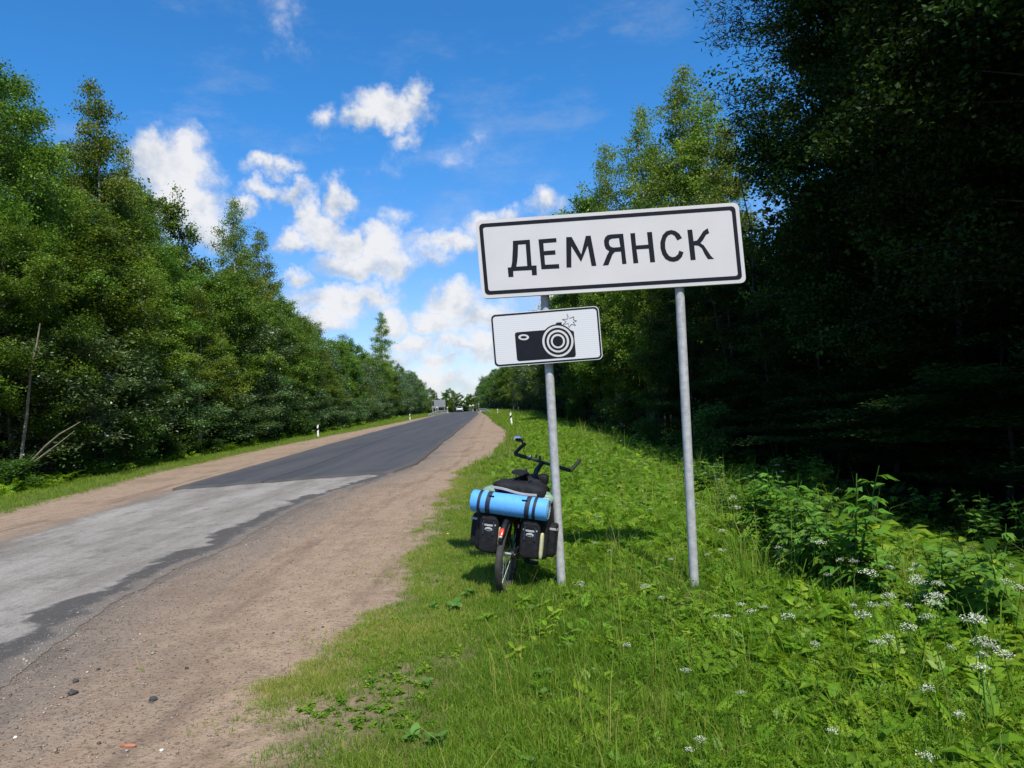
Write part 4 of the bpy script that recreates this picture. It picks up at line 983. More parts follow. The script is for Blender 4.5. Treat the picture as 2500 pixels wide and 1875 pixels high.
# tall weeds at the edge of the wood, and broad leaved plants in the turf
def big_plants():
    rg = np.random.default_rng(77); protos = []
    for i in range(3):
        w = MB(); P_ = []
        for m_ in range(4):
            a0 = m_ * 1.7 + rg.uniform(0, 1); ln = rg.uniform(.10, .42); hh = rg.uniform(.75, 1.1)
            st = [Vector((0, 0, 0)), Vector((ln * .35 * math.cos(a0), ln * .35 * math.sin(a0), hh * .5)), Vector((ln * math.cos(a0), ln * math.sin(a0), hh))]; w.tube(st, [.009, .007, .003], 5)
            for k in range(17):
                t_ = .15 + .83 * k / 17; c = np.array(st[0].lerp(st[1], t_ * 2) if t_ < .5 else st[1].lerp(st[2], t_ * 2 - 1)); a = k * 2.4 + m_
                L = (.17 * (1 - t_) ** .35 + .05) * rg.uniform(.7, 1.25); up_ = rg.uniform(-.15, .7)
                for sg in (-.55, -.2, .18, .5):
                    d = np.array([math.cos(a + sg), math.sin(a + sg), up_]); d /= np.linalg.norm(d); s_ = np.array([-d[1], d[0], rg.normal(0, .35)]); l = L * (1 - .75 * abs(sg)); wd = l * .17
                    b = c + d * L * .12; P_.append([c, b + d * l * .45 + s_ * wd, b + d * l + np.array([0, 0, -.35 * l]), b + d * l * .45 - s_ * wd])
        q = np.array(P_); sm = w.mesh('stem'); sm.materials.append(M['broad']); lm = quads_mesh('leaves', q, np.clip(rg.normal(.5, .2, len(q)), 0, 1)); lm.materials.append(M['tall']); protos.append((sm, lm))
    spots = []
    for px, py, h in ((1835, 1200, .95), (1860, 1185, 1.05), (1900, 1180, 1.1), (1930, 1190, 1.15), (1960, 1215, 1.1), (1985, 1225, 1.0), (2010, 1245, 1.0), (1950, 1260, .9), (1900, 1240, .9), (2020, 1290, .8), (1990, 1270, .9), (2060, 1320, .7), (2110, 1320, .75), (1705, 1130, .9), (1730, 1120, .9), (1690, 1110, .9), (1560, 1060, .8), (1510, 1055, .8), (1640, 1085, .8), (2080, 1200, 1.35), (1780, 1180, .8), (1820, 1160, .9), (2150, 1330, .8), (2290, 1330, .9), (2340, 1340, .8), (2440, 1320, 1.0)):
        d = ray(px, py); hz = h * .75
        t_ = (hz - .25 - EYE) / d.z; spots.append((d.x * t_ * .94, t_ * .94, h))
    for k in range(26):
        y = math.exp(random.uniform(math.log(7), math.log(50))); spots.append((float(ER(y)) - random.uniform(-.3, .9), y, random.uniform(.6, 1.1)))
    for x, y, h in spots:
        o = empty('mugwort_plant', (x, y, float(zt(x, y)) - .02), ('waist high' if h > 1.0 else 'knee high' if h < .8 else 'thigh high') + ' dark green weed with cut leaves ' + where_r(y), 'plant', (random.uniform(-.15, .15), random.uniform(-.2, .1), random.uniform(0, 6)), 'tall weeds along the dark wood')
        o.scale = (h * .9, h * .9, h * .78)
        pr = protos[random.randrange(3)]
        for nm, me in zip(('stem', 'leaves'), pr): link(nm, me, None, o)
    # dock and plantain: a rosette of broad leaves, each leaf a part
    lv = []
    for i in range(4):
        L, wd = .11, .030; n = 6; v, f = [], []
        for k in range(n + 1):
            t_ = k / n; ww = wd * math.sin(math.pi * min(1, .10 + .92 * t_)) ** .8 + .003; z = .5 * L * math.sin(t_ * 2.0 + .15 * i); x = L * t_
            for j in (-1, 0, 1): v.append((x, j * ww, z + abs(j) * ww * (.35 + .25 * math.sin(5 * t_ + i))))
            if k:
                b = k * 3; f += [(b - 3, b - 2, b + 1, b), (b - 2, b - 1, b + 2, b + 1)]
        me = mesh_np('leaf', v, f, {'rnd': ('FACE', np.full(len(f), .3 + .18 * i))}, smooth=True); me.materials.append(M['broad']); lv.append(me)
    for px, py, s, lb in ((1330, 1640, 1.0, 'pale green dock below the rear wheel at the middle of the turf'), (1325, 1690, .8, 'single upright pale dock leaf cluster in the turf'), (1010, 1790, 1.0, 'dark plantain rosette near the lower edge of the turf'), (1065, 1810, 1.2, 'large dark plantain with a spread leaf by the lower edge of the turf'),
                          (1110, 1480, 1.3, 'broad leaved dock beside the shadow of the loaded bicycle'), (1150, 1450, 1.2, 'broad leaved dock close to the bicycle wheel'), (1060, 1480, 1.0, 'low dock at the border of turf and dirt'), (1045, 1660, .8, 'small dock in the short turf near the dirt'), (1390, 1570, .9, 'small dock in front of the sign post'),
                          (1300, 1490, .9, 'low dock between the bicycle wheel and the post'), (2000, 1740, 1.0, 'yellowish broad leaf plant deep in the weeds'), (1290, 1860, .9, 'broad leaf rosette at the very bottom of the turf'), (2350, 1830, 1.3, 'wide heart leaved plant at the corner of the verge')):
        d = ray(px, py); t_ = (.05 - EYE) / d.z; x, y = d.x * t_, t_
        o = empty('dock_plant', (x, y, float(zt(x, y)) + .01), lb, 'plant', (0, 0, random.uniform(0, 6)))
        for k in range(7):
            l = link('leaf', lv[k % 4], None, o, rot=(random.uniform(-.3, .3), -random.uniform(.05, .7), k * .9 + random.uniform(-.3, .3))); q = s * random.uniform(.5, .8); l.scale = (q, q, q)
big_plants()

# ------------------------------------------------------------------ the town sign
def signs():
    LP, RP = Vector((.35, 6.21, 0)), Vector((1.465, 6.065, 0))
    ux = (RP - LP).normalized(); n_ = Vector((ux.y, -ux.x, 0))        # n_ faces the camera
    root = empty('town_sign', (LP + RP) / 2, 'big white town sign reading ДЕМЯНСК on two grey posts', 'sign')
    base = root.location.copy()
    def post(p, top, lean):
        mb = MB(); a, b = p - base + Vector((0, 0, -.15)), p - base + Vector((lean, 0, top))
        mb.tube([a, b - Vector((0, 0, .004)), b], [.0385, .0385, .034], 24); mb.build('post', M['steel'], root)
    post(LP, 3.16, -.03); post(RP, 3.2, .01)
    # plane of the panel: u along the panel, v up, w towards the camera
    Wd, Hh = 2.36, .715
    c0, c1, c2 = Vector(at(1177, 729, 6.15)), Vector(at(1822, 690, 5.95)), Vector(at(1160, 539, 6.15))
    ul = (c1 - c0).normalized(); vl = c2 - c0; Hh = vl.length; vl.normalize(); wl = ul.cross(vl).normalized(); Wd = (c1 - c0).length
    org = c0 - base
    to3 = lambda u, v, w: org + ul * u + vl * v + wl * w
    panel = fill2d('panel', [rrect(0, 0, Wd, Hh, .045)], .024, M['white'], root, to3, -.012)
    # folded edge of the panel behind its face
    fill2d('edge_fold', [rrect(.001, .001, Wd - .001, Hh - .001, .044), rrect(.014, .014, Wd - .014, Hh - .014, .034)], .03, M['sign_back'], root, to3, -.0395)
    fill2d('border', [rrect(.030, .030, Wd - .030, Hh - .030, .035), rrect(.062, .062, Wd - .062, Hh - .062, .022)], .002, M['black_print'], root, to3, .0011)
    # homography from pixels of the reference crop to the plane
    src = [(92, 216), (2087, 66), (2121, 663), (121, 790)]; dst = [(0, Hh), (Wd, Hh), (Wd, 0), (0, 0)]
    def homog(src, dst):
        A, bb = [], []
        for (x, y), (u, v) in zip(src, dst):
            A += [[x, y, 1, 0, 0, 0, -u * x, -u * y], [0, 0, 0, x, y, 1, -v * x, -v * y]]; bb += [u, v]
        h = np.append(np.linalg.solve(np.array(A, float), np.array(bb, float)), 1).reshape(3, 3)
        def f(p):
            q = h @ np.array([p[0], p[1], 1.0]); return (q[0] / q[2], q[1] / q[2])
        return f
    Hm = homog(src, dst)
    D = [[(370, 363), (497, 353), (503, 545), (540, 543), (540, 614), (504, 616), (502, 577), (363, 585), (363, 628), (326, 630), (323, 560), (348, 558), (357, 520), (362, 470), (367, 415)], [(408, 390), (465, 386), (470, 548), (388, 553), (396, 515), (402, 470)]]
    E_ = [[(562, 351), (697, 340), (698, 370), (598, 378), (600, 437), (685, 430), (687, 462), (602, 467), (605, 538), (710, 532), (711, 564), (576, 571)]]
    M_ = [[(772, 333), (813, 331), (880, 460), (920, 323), (957, 321), (991, 543), (955, 545), (932, 395), (877, 515), (808, 398), (802, 556), (765, 558)]]
    Ya = [[(1203, 305), (1219, 527), (1187, 530), (1181, 437), (1135, 440), (1116, 460), (1082, 538), (1040, 541), (1074, 466), (1092, 436), (1068, 418), (1058, 392), (1056, 357), (1066, 332), (1085, 316), (1110, 311)],
          [(1170, 337), (1116, 342), (1099, 350), (1093, 368), (1095, 388), (1105, 402), (1124, 408), (1178, 404)]]
    N_ = [[(1257, 302), (1293, 299), (1297, 392), (1390, 385), (1384, 293), (1421, 290), (1436, 513), (1399, 516), (1392, 414), (1299, 420), (1309, 521), (1272, 524)]]
    S_ = [[(1647, 335), (1628, 303), (1600, 283), (1568, 275), (1530, 285), (1500, 315), (1482, 365), (1481, 410), (1492, 455), (1515, 490), (1545, 507), (1580, 511), (1615, 500), (1640, 475), (1655, 440), (1622, 428), (1612, 455), (1590, 473), (1568, 477), (1545, 468), (1527, 445), (1517, 410), (1518, 370), (1528, 335), (1546, 313), (1570, 306), (1592, 318), (1612, 352)]]
    K_ = [[(1690, 274), (1727, 271), (1734, 357), (1760, 352), (1785, 320), (1810, 283), (1845, 260), (1855, 296), (1830, 310), (1805, 350), (1785, 372), (1810, 388), (1835, 425), (1860, 465), (1883, 488), (1838, 490), (1815, 455), (1795, 410), (1770, 390), (1737, 388), (1744, 495), (1706, 498)]]
    for L_ in (D, E_, M_, Ya, N_, S_, K_):
        fill2d('letter', [[Hm(p) for p in lp] for lp in L_], .002, M['black_print'], root, to3, .0011)
    mb = MB()
    for p, lean in ((LP, -.03), (RP, .01)):
        for z in (2.72, 3.12): mb.box(p - base + Vector((lean * z / 3.2, 0, z)), (.105, .070, .035), rz=math.atan2(ux.y, ux.x), bevel=.004)
    mb.build('clamp', M['steel'], root)
    # camera plate, hung on the nearer-to-the-road post
    pc = empty('camera_plate', Vector((.325, 6.21, 2.2)), 'small white plate with a black photo camera and flash star, under the town sign', 'sign')
    b2 = pc.location.copy(); c0, c1, c2 = Vector(at(1207, 897, 6.15)), Vector(at(1472, 877, 6.08)), Vector(at(1196.5, 768, 6.15))
    ul2 = (c1 - c0).normalized(); vl2 = c2 - c0; H2 = vl2.length; vl2.normalize(); wl2 = ul2.cross(vl2).normalized(); W2 = (c1 - c0).length; org2 = c0 - b2
    t2 = lambda u, v, w: org2 + ul2 * u + vl2 * v + wl2 * w
    mw, t, b = new_mat('ribbed_sheeting'); tc = t.new('ShaderNodeTexCoord'); mp = t.new('ShaderNodeMapping'); t.link(tc.outputs['Object'], mp.inputs[0])
    wv = t.new('ShaderNodeTexWave', bands_direction='Z'); wv.inputs['Scale'].default_value = 18; wv.inputs['Distortion'].default_value = .6; t.link(mp.outputs[0], wv.inputs[0])
    t.link(t.mix(t.ramp01(wv.outputs['Fac'], .55, .95), (.56, .56, .58), (.64, .64, .65)), b.inputs['Base Color']); b.inputs['Roughness'].default_value = .4
    fill2d('panel', [rrect(0, 0, W2, H2, .04)], .006, mw, pc, t2, -.003)
    fill2d('border', [rrect(.006, .006, W2 - .006, H2 - .006, .037), rrect(.020, .020, W2 - .020, H2 - .020, .028)], .0016, M['black_print'], pc, t2, .0009)
    mb = MB()
    for v_ in (.12, .34): mb.box(t2(.49, v_, -.045), (.11, .085, .03), rz=math.atan2(ul2.y, ul2.x), bevel=.004)
    mb.build('clamp', M['steel'], pc)
    mb = MB(); mb.box(t2(W2 / 2, .12, -.013), (W2 * .9, .012, .02), rz=math.atan2(ul2.y, ul2.x)); mb.build('stiffener', M['steel'], pc)
    Hc = homog([(203, 912), (1020, 840), (1048, 1240), (232, 1306)], [(0, H2), (W2, H2), (W2, 0), (0, 0)])
    cx, cy = 711, 1108
    arc = [(cx + 128 * math.cos(R(a)), cy + 128 * math.sin(R(a))) for a in range(-133, -38, 6)]
    body = [(388, 1060), (392, 1048), (404, 1043), (612, 1025)] + [p for p in arc if p[0] < 700] + [(703, 968), (740, 965), (743, 984)] + [p for p in arc if p[0] > 746] + [(832, 1034), (845, 1205), (841, 1220), (828, 1226), (424, 1258), (408, 1255), (402, 1243)]
    icon = fill2d('camera_symbol', [[Hc(p) for p in body]], .0016, M['black_print'], pc, t2, .0009)
    lv_ = .0009
    for r_, m_ in ((117, 'white'), (101, 'black_print'), (84, 'white'), (68, 'black_print'), (53, 'white'), (39, 'black_print')):
        lv_ += .0017; fill2d('lens_ring', [[Hc(p) for p in circ(cx, cy, r_)]], .0016, M[m_], pc, t2, lv_)
    fill2d('viewfinder', [[Hc(p) for p in circ(454, 1080, 40, 22)], [Hc(p) for p in circ(454, 1080, 24, 10)]], .0016, M['white'], pc, t2, .0026)
    star = [(780, 897), (800, 935), (836, 920), (832, 945), (858, 955), (830, 965), (848, 990), (815, 983), (795, 1008), (790, 975), (748, 985), (772, 960), (743, 943), (785, 940)]
    sx, sy = sum(p[0] for p in star) / 14, sum(p[1] for p in star) / 14
    inner = [(sx + (p[0] - sx) * .84, sy + (p[1] - sy) * .84) for p in star]
    fill2d('flash_star', [[Hc(p) for p in star], [Hc(p) for p in inner]], .0016, M['black_print'], pc, t2, .0009)
signs()

# ------------------------------------------------------------------ the loaded bicycle
def bicycle():
    HEAD, LEAN = R(14), R(8)
    ROT = (0, LEAN, -HEAD); LOC = Vector((-.15, 6.22, -.015))
    T = Matrix.Translation(LOC) @ Matrix.Rotation(-HEAD, 4, 'Z') @ Matrix.Rotation(LEAN, 4, 'Y')
    bike = empty('bicycle', LOC, 'black touring bicycle loaded with bags, leaning on the sign post', 'bicycle', ROT)
    V = Vector
    ring = lambda c, r_, rr, n=40, seg=8: MB().tube([c + V((0, r_ * math.cos(2 * math.pi * k / n), r_ * math.sin(2 * math.pi * k / n))) for k in range(n)], rr, seg, closed=True)
    def wheel(c, steer=0):
        w = bpy.data.objects.new('wheel', ring(V(), .316, .031, 48, 10).mesh('tyre')); w.data.materials.append(M['rubber']); COL.objects.link(w); w.parent = bike; w.location = c; w.rotation_euler = (0, 0, steer)
        rim = MB(); 
        for sx in (-.010, .010): rim.tube([V((sx, .297 * math.cos(2 * math.pi * k / 40), .297 * math.sin(2 * math.pi * k / 40))) for k in range(40)], .008, 6, closed=True)
        rim.build('rim', M['alloy'], w)
        sp = MB()
        for k in range(32):
            a = 2 * math.pi * k / 32; sx = .028 if k % 2 else -.028; a2 = a + (.9 if k % 4 < 2 else -.9)
            sp.tube([(sx, .03 * math.cos(a2), .03 * math.sin(a2)), (0, .296 * math.cos(a), .296 * math.sin(a))], .0013, 3, cap=False)
        sp.build('spokes', M['alloy'], w)
        MB().tube([(-.062, 0, 0), (-.05, 0, 0), (-.034, 0, 0), (-.03, 0, 0), (.03, 0, 0), (.034, 0, 0), (.05, 0, 0), (.062, 0, 0)], [.008, .008, .03, .018, .018, .03, .008, .008], 14).build('hub', M['alloy'], w)
    rax, fax = V((0, 0, .345)), V((0, 1.08, .345))
    wheel(rax); wheel(fax, R(-6))
    bb, hd0, hd1, st = V((0, .44, .29)), V((0, .92, .70)), V((0, .88, .86)), V((0, .27, .80))
    fr_ = MB(); fr_.tube([hd0 - (hd1 - hd0) * .3, hd1 + (hd1 - hd0) * .12], .021, 12); fr_.tube([bb, hd0], .019, 12); fr_.tube([st - (st - bb) * .08, hd1], .016, 12); fr_.tube([bb, st], .017, 12)
    for sx in (-1, 1): fr_.tube([bb + V((.02 * sx, -.03, 0)), rax + V((.062 * sx, 0, 0))], .009, 8); fr_.tube([st + V((.018 * sx, 0, -.02)), rax + V((.062 * sx, 0, 0))], .008, 8)
    fr_.build('frame', M['black_paint'], bike)
    fk = MB(); fk.tube([hd0 + V((-.05, .012, -.04)), hd0 + V((.05, .012, -.04))], .017, 10)
    for sx in (-1, 1): fk.tube([hd0 + V((.05 * sx, .012, -.04)), fax + V((.055 * sx, -.03, .12)), fax + V((.055 * sx, 0, 0))], [.015, .013, .009], 8)
    fk.build('fork', M['black_paint'], bike)
    MB().tube([st, V((0, .232, .99))], .0135, 12).build('seatpost', M['black_paint'], bike)
    # saddle: outline tapers from a broad tail to a long nose
    sd, sf = [], []; ns = 14
    prof = [(0, .05), (.02, .075), (.06, .088), (.10, .082), (.14, .060), (.18, .038), (.22, .030), (.26, .025), (.275, .012)]
    for k in range(ns):
        t_ = k / (ns - 1) * .275; w_ = I(t_, [p[0] for p in prof], [p[1] for p in prof]); zc = 1.03 + .018 * math.cos(t_ * 17) + .006
        for a in range(12):
            an = 2 * math.pi * a / 12; s_ = math.sin(an); sd.append((.01 + w_ * math.cos(an), .10 + t_, zc + (.022 * s_ if s_ > 0 else (.034 - .012 * (t_ / .27)) * s_) - .010 * abs(math.cos(an)) ** 3))
    for k in range(ns - 1):
        for a in range(12): b = (a + 1) % 12; sf.append((k * 12 + a, k * 12 + b, k * 12 + 12 + b, k * 12 + 12 + a))
    sf += [tuple(range(12))[::-1], tuple((ns - 1) * 12 + a for a in range(12))]
    sad = MB().add(sd, sf).build('saddle', M['leather'], bike, rot=None)
    rl = MB()
    for sx in (-1, 1): rl.tube([(.02 * sx, .335, 1.02), (.022 * sx, .275, .99), (.024 * sx, .195, .99), (.035 * sx, .125, 1.017)], .0035, 6)
    rl.build('rails', M['alloy'], sad)
    # stem and bar
    c = V((.045, .955, 1.06)); stm = MB(); stm.tube([hd1, hd1 + V((-.0, -.018, .07)), hd1 + V((.008, .0, .125)), c], [.022, .026, .026, .022], 12); stm.build('stem', M['black_paint'], bike)
    yaw, til = R(-5), R(9)
    Rb = Matrix.Translation(c) @ Matrix.Rotation(yaw, 4, 'Z') @ Matrix.Rotation(til, 4, 'Y')
    bar = MB().tube([Rb @ V((x, 0, 0)) for x in (-.30, -.2, -.1, 0, .1, .2, .30)], [.012, .012, .0125, .0165, .0125, .012, .012], 12).build('handlebar', M['black_paint'], bike)
    for sx in (-1, 1):
        MB().tube([Rb @ V((sx * x, 0, 0)) for x in (.165, .17, .295, .302)], [.015, .0185, .0185, .016], 12).build('grip', M['black_grip'], bar)
        MB().tube([Rb @ V((sx * .302, 0, 0)), Rb @ V((sx * .302 + .012, .02, .035)), Rb @ V((sx * .302 + .035, .05, .085)), Rb @ V((sx * .302 + (.065 if sx < 0 else .045), .07, .125))], [.018, .017, .0175, .015], 12).build('bar_end', M['black_grip'], bar)
        lv_ = MB(); lv_.box(Rb @ V((sx * .15, .012, -.008)), (.03, .035, .03), bevel=.005); lv_.tube([Rb @ V((sx * .14, .03, -.012)), Rb @ V((sx * .19, .055, -.02)), Rb @ V((sx * .26, .05, -.026))], [.006, .006, .005], 6); lv_.build('brake_lever', M['black_paint'], bar)
        MB().tube([Rb @ V((sx * .15, .03, 0)), Rb @ V((sx * .10, .10, .02)), Rb @ V((sx * .03, .09, -.08)), hd0 + V((sx * .01, .03, .08)), hd0 + V((sx * .02, -.12, -.10))], .0025, 5, cap=False).build('cable', M['black_paint'], bar)
    MB().sq(Rb @ V((-.135, -.005, .022)), (.036, .036, .028), .8, 1, 14, 8).build('bell', M['chrome'], bar)
    mtb = MB(); mtb.box(Rb @ V((-.035, -.01, .035)), (.024, .02, .05), bevel=.004); mtb.box(Rb @ V((-.075, -.01, .04)), (.018, .02, .04), bevel=.004, rz=.3); mtb.build('lamp_bracket', M['black_paint'], bar)
    mg0 = Rb @ V((-.19, .02, .01)); mg1 = V((-.200, .93, 1.245))
    mir = MB().tube([mg0, mg0 + V((-.03, .0, .05)), mg1 + V((.055, 0, -.035)), mg1 + V((.03, 0, -.005))], [.004, .003, .003, .007], 6).build('mirror', M['black_paint'], bike)
    Mm = Matrix.Translation(mg1 + V((-.012, -.01, .025))) @ Matrix.Rotation(R(16), 4, 'Z') @ Matrix.Rotation(R(14), 4, 'X')
    MB().sq(Mm.translation, (.108, .030, .066), .9, .9, 20, 12, mtx=Mm.to_3x3()).build('mirror_shell', M['chrome'], mir)
    MB().tube([mg1 + V((.035, 0, -.02)), mg1 + V((.015, -.004, .02))], [.009, .014], 8).build('mirror_joint', M['black_grip'], mir)
    # drive side
    cr = MB(); Ry = Matrix.Translation(bb + V((.055, 0, 0))) @ Matrix.Rotation(R(90), 4, 'Y'); cr.lathe([(.0, -.003), (.092, -.003), (.095, 0), (.092, .003), (0, .003)], 32, Ry)
    cr.tube([bb + V((-.07, 0, 0)), bb + V((.07, 0, 0))], .014, 10); cr.tube([bb + V((.072, 0, 0)), bb + V((.075, .11, -.13))], [.012, .010], 8); cr.tube([bb + V((-.072, 0, 0)), bb + V((-.075, -.11, .13))], [.012, .010], 8)
    crk = cr.build('crankset', M['black_paint'], bike)
    for p in (bb + V((.12, .11, -.13)), bb + V((-.12, -.11, .13))): MB().box(p, (.095, .07, .022), bevel=.005).build('pedal', M['black_grip'], crk)
    ch = MB(); 
    for dz, r_ in ((.09, 1), (-.09, 1)): ch.tube([bb + V((.055, 0, dz)), rax + V((.05, 0, dz * .45))], .004, 4)
    ch.build('chain', M['alloy'], bike)
    dr_ = MB(); dr_.box(rax + V((.065, .02, -.07)), (.014, .03, .09), bevel=.004); dr_.lathe([(0, -.012), (.045, -.012), (.045, .012), (0, .012)], 20, Matrix.Translation(rax + V((.048, 0, 0))) @ Matrix.Rotation(R(90), 4, 'Y')); dr_.build('derailleur', M['black_paint'], bike)
    # mudguard over the back of the rear wheel
    fv, ff = [], []; na = 18
    for k in range(na + 1):
        a = R(35 + 118 * k / na); w_ = .030 if k < na - 1 else .022
        for s_, rr in ((-1, .362), (-.45, .376), (.45, .376), (1, .362)):
            fv.append((w_ * s_, -0.0 + rr * math.cos(a), .345 + rr * math.sin(a)))
        if k:
            for j in range(3): b = k * 4 + j; ff.append((b - 4, b - 3, b + 1, b))
    mgd = MB().add(fv, ff).build('mudguard', M['black_paint'], bike)
    md = mgd.modifiers.new('thick', 'SOLIDIFY'); md.thickness = .003
    a = R(141); rp = V((0, .384 * math.cos(a), .345 + .384 * math.sin(a)))
    Mr = Matrix.Rotation(a - R(180), 3, 'X')
    tl = MB().sq(rp + V((0, -.006, .0)), (.036, .028, .078), .55, .7, 16, 10, mtx=Mr).build('tail_light', M['red_lens'], bike)
    MB().sq(rp + Mr @ V((0, -.004, -.042)), (.030, .024, .022), .6, .7, 14, 8, mtx=Mr).build('lens_foot', M['reflect'], tl)
    rk = MB()
    for sx in (-1, 1):
        rk.tube([(.055 * sx, -.10, .735), (.055 * sx, .27, .735)], .005, 6); rk.tube([(.062 * sx, 0, .36), (.07 * sx, -.06, .735)], .005, 6); rk.tube([(.062 * sx, 0, .36), (.07 * sx, .12, .735)], .005, 6)
    for y in (-.10, .02, .14, .27): rk.tube([(-.055, y, .735), (.055, y, .735)], .004, 6)
    rk.build('rack', M['black_paint'], bike)

    # ---- luggage: each bag is a thing of its own, set in the bicycle's own frame
    def bag(name, label, cat, c):
        e = empty(name, T @ V(c), label, cat, ROT); return e
    def pannier(sx, label):
        e = bag('pannier', label, 'bag', (sx * .175, .06, .52)); o = V((sx * .175, .06, .52)); ox = .062 if sx > 0 else 0.0
        L = lambda x, y, z: V((sx * (x + ox), y, z + .028)) - o
        MB().sq(L(.165, .075, .545), (.262, .34, .44), .25, .28, 28, 20, wob=.045, seed=3 + sx).build('body', M['fabric'], e)
        pk = MB().sq(L(.150, -.125, .500), (.168, .095, .315), .28, .38, 26, 18, wob=.040, seed=5 + sx).build('rear_pocket', M['fabric'], e)
        MB().sq(L(.150, -.140, .625), (.150, .09, .10), .6, .6, 20, 12, wob=.02, seed=8).build('pocket_flap', M['fabric'], pk)
        tp = MB(); pts = [L(.072 + .156 * k / 8, -.1755 + (.022 * (abs(k - 4) / 4) ** 4), .592 - .012 * math.sin(k / 8 * 3.1)) for k in range(9)]
        vs, fs = [], []
        for p in pts: vs += [p + V((0, -.0035, -.009)), p + V((0, -.0035, .009)), p + V((0, .004, .009)), p + V((0, .004, -.009))]
        for k in range(8):
            for j in range(4): b = 4 * k; fs.append((b + j, b + (j + 1) % 4, b + 4 + (j + 1) % 4, b + 4 + j))
        tp.add(vs, fs); tp.build('reflective_strip', M['reflect'], pk)
        # oval maker's badge
        Mb = Matrix.Rotation(R(90), 3, 'X')
        bd = MB().sq(L(.150, -.1735, .545), (.068, .006, .034), 1, 1, 24, 8).build('badge', M['reflect'], pk)
        mk = MB(); xx = -.022
        for w_ in (.006, .007, .006, .007, .002, .006, .006): mk.box(L(.150, -.1775, .543) + V((xx + w_ / 2, 0, 0)), (w_ - .0012, .0015, .010)); xx += w_ + .0006
        mk.build('badge_lettering', M['black_print'], bd, smooth=False)
        for xx_ in (.105, .195): MB().box(L(xx_, -.182, .565), (.014, .004, .13), bevel=.001).build('webbing', M['strap'], pk)
        for xx_ in (.105, .195): MB().box(L(xx_, -.187, .640), (.024, .008, .022), bevel=.003).build('buckle', M['black_grip'], pk)
        # outer pocket with its own strip
        op = MB().sq(L(.292, .08, .49), (.115, .25, .28), .25, .35, 22, 16, wob=.045, seed=12 + sx).build('side_pocket', M['fabric'], e)
        MB().box(L(.298, -.047, .595), (.100, .006, .019), bevel=.0015, rz=-sx * .06).build('side_strip', M['reflect'], op)
        MB().box(L(.3505, .08, .585), (.004, .20, .018), bevel=.0015).build('side_band', M['reflect'], op)
        # pale gusset between the rear pocket and the body
        gx = .246 if sx > 0 else .058
        MB().sq(L(gx, -.118, .455), (.034, .06, .225), .5, .7, 14, 14, wob=.05, seed=4).build('pale_gusset', M['cream'], e)
        return e
    pannier(1, 'black pannier bag nearest the sign post, with a wide cream gusset')
    pannier(-1, 'black pannier bag on the road side of the bicycle')
    mc = V((.012, -.14, .795)); RL_ = .335
    mat_ = bag('sleeping_mat', 'rolled bright blue foam sleeping mat strapped across the back of the bicycle', 'mat', mc)
    mm = MB(); nn = 28; prof = [(-.335, .078), (-.331, .089), (-.322, .093), (-.2, .0935), (-.1, .092), (0, .094), (.1, .0925), (.2, .0935), (.322, .093), (.331, .089), (.335, .080)]
    mm.lathe([(r_, h_) for h_, r_ in prof], 36, Matrix.Rotation(R(90), 4, 'Y'))
    roll = mm.build('foam_roll', M['foam'], mat_)
    for sx in (-1, 1):   # end faces show the spiral of the roll
        sv, sfc = [], []; n = 110
        for k in range(n + 1):
            a = k / n * 2 * math.pi * 4.4; r_ = .012 + .076 * k / n
            for dr2, dx in ((-.0062, .0), (.0, .003), (.0062, .0)): sv.append((sx * (.3335 + dx), (r_ + dr2) * math.cos(a), (r_ + dr2) * math.sin(a)))
            if k:
                b = 3 * k
                for j in range(2): sfc.append((b - 3 + j, b - 2 + j, b + 1 + j, b + j))
        MB().add(sv, sfc).build('rolled_end', M['foam_end'], roll)
    for x, w_ in ((-.255, .013), (-.175, .020), (.165, .020), (.225, .013)):
        MB().lathe([(.093, -w_), (.0965, -w_), (.0965, w_), (.093, w_)], 36, Matrix.Translation((x, 0, 0)) @ Matrix.Rotation(R(90 + 3), 4, 'Y')).build('strap', M['strap'], mat_)
    for x in (-.15, .14): MB().box((x, -.072, .066), (.05, .004, .028), bevel=.002, mtx=Matrix.Rotation(R(45), 3, 'X')).build('strap_end', M['strap'], mat_)
    tb = bag('rack_bag', 'black rack bag with a reflective strip lying on top of the carrier', 'bag', (.03, .15, .76)); o = V((.03, .15, .76))
    MB().sq(V((.03, .14, .875)) - o, (.47, .30, .19), .5, .4, 36, 18, wob=.085, seed=21, freq=17).build('body', M['fabric'], tb)
    vs, fs = [], []
    for k in range(13):
        t_ = k / 12; p = V((-.19 + .40 * t_, -.022 - .020 * math.sin(t_ * 3.1), .908 - .026 * t_ + .006 * math.sin(t_ * 7))) - o
        vs += [p + V((0, -.006, -.008)), p + V((0, -.006, .008)), p + V((0, .012, .010)), p + V((0, .012, -.008))]
        if k:
            for j in range(4): b = 4 * k; fs.append((b - 4 + j, b - 4 + (j + 1) % 4, b + (j + 1) % 4, b + j))
    MB().add(vs, fs).build('reflective_strip', M['reflect'], tb)
    for x in (-.065, .075):
        MB().tube([V((x, -.022, .84)) - o, V((x + .004, -.018, .90)) - o, V((x + .02, .05, .968)) - o, V((x + .03, .15, .983)) - o, V((x + .04, .25, .96)) - o], .0045, 6).build('bungee_cord', M['strap'], tb)
    sb = MB(); sb.tube([V((-.10, .27, .93)) - o, V((.02, .30, .955)) - o, V((.16, .30, .93)) - o, V((.20, .29, .90)) - o], [.03, .045, .045, .02], 10); sb.build('strap_roll', M['fabric'], tb)
    tn = bag('tent_roll', 'pale green rolled tent lying behind the blue mat', 'bag', (0, .03, .84)); o = V((0, .03, .84))
    MB().sq(V((.02, .12, .845)) - o, (.66, .17, .14), .75, .35, 30, 14, wob=.03, seed=30, mtx=None).build('bundle', M['green_cloth'], tn)
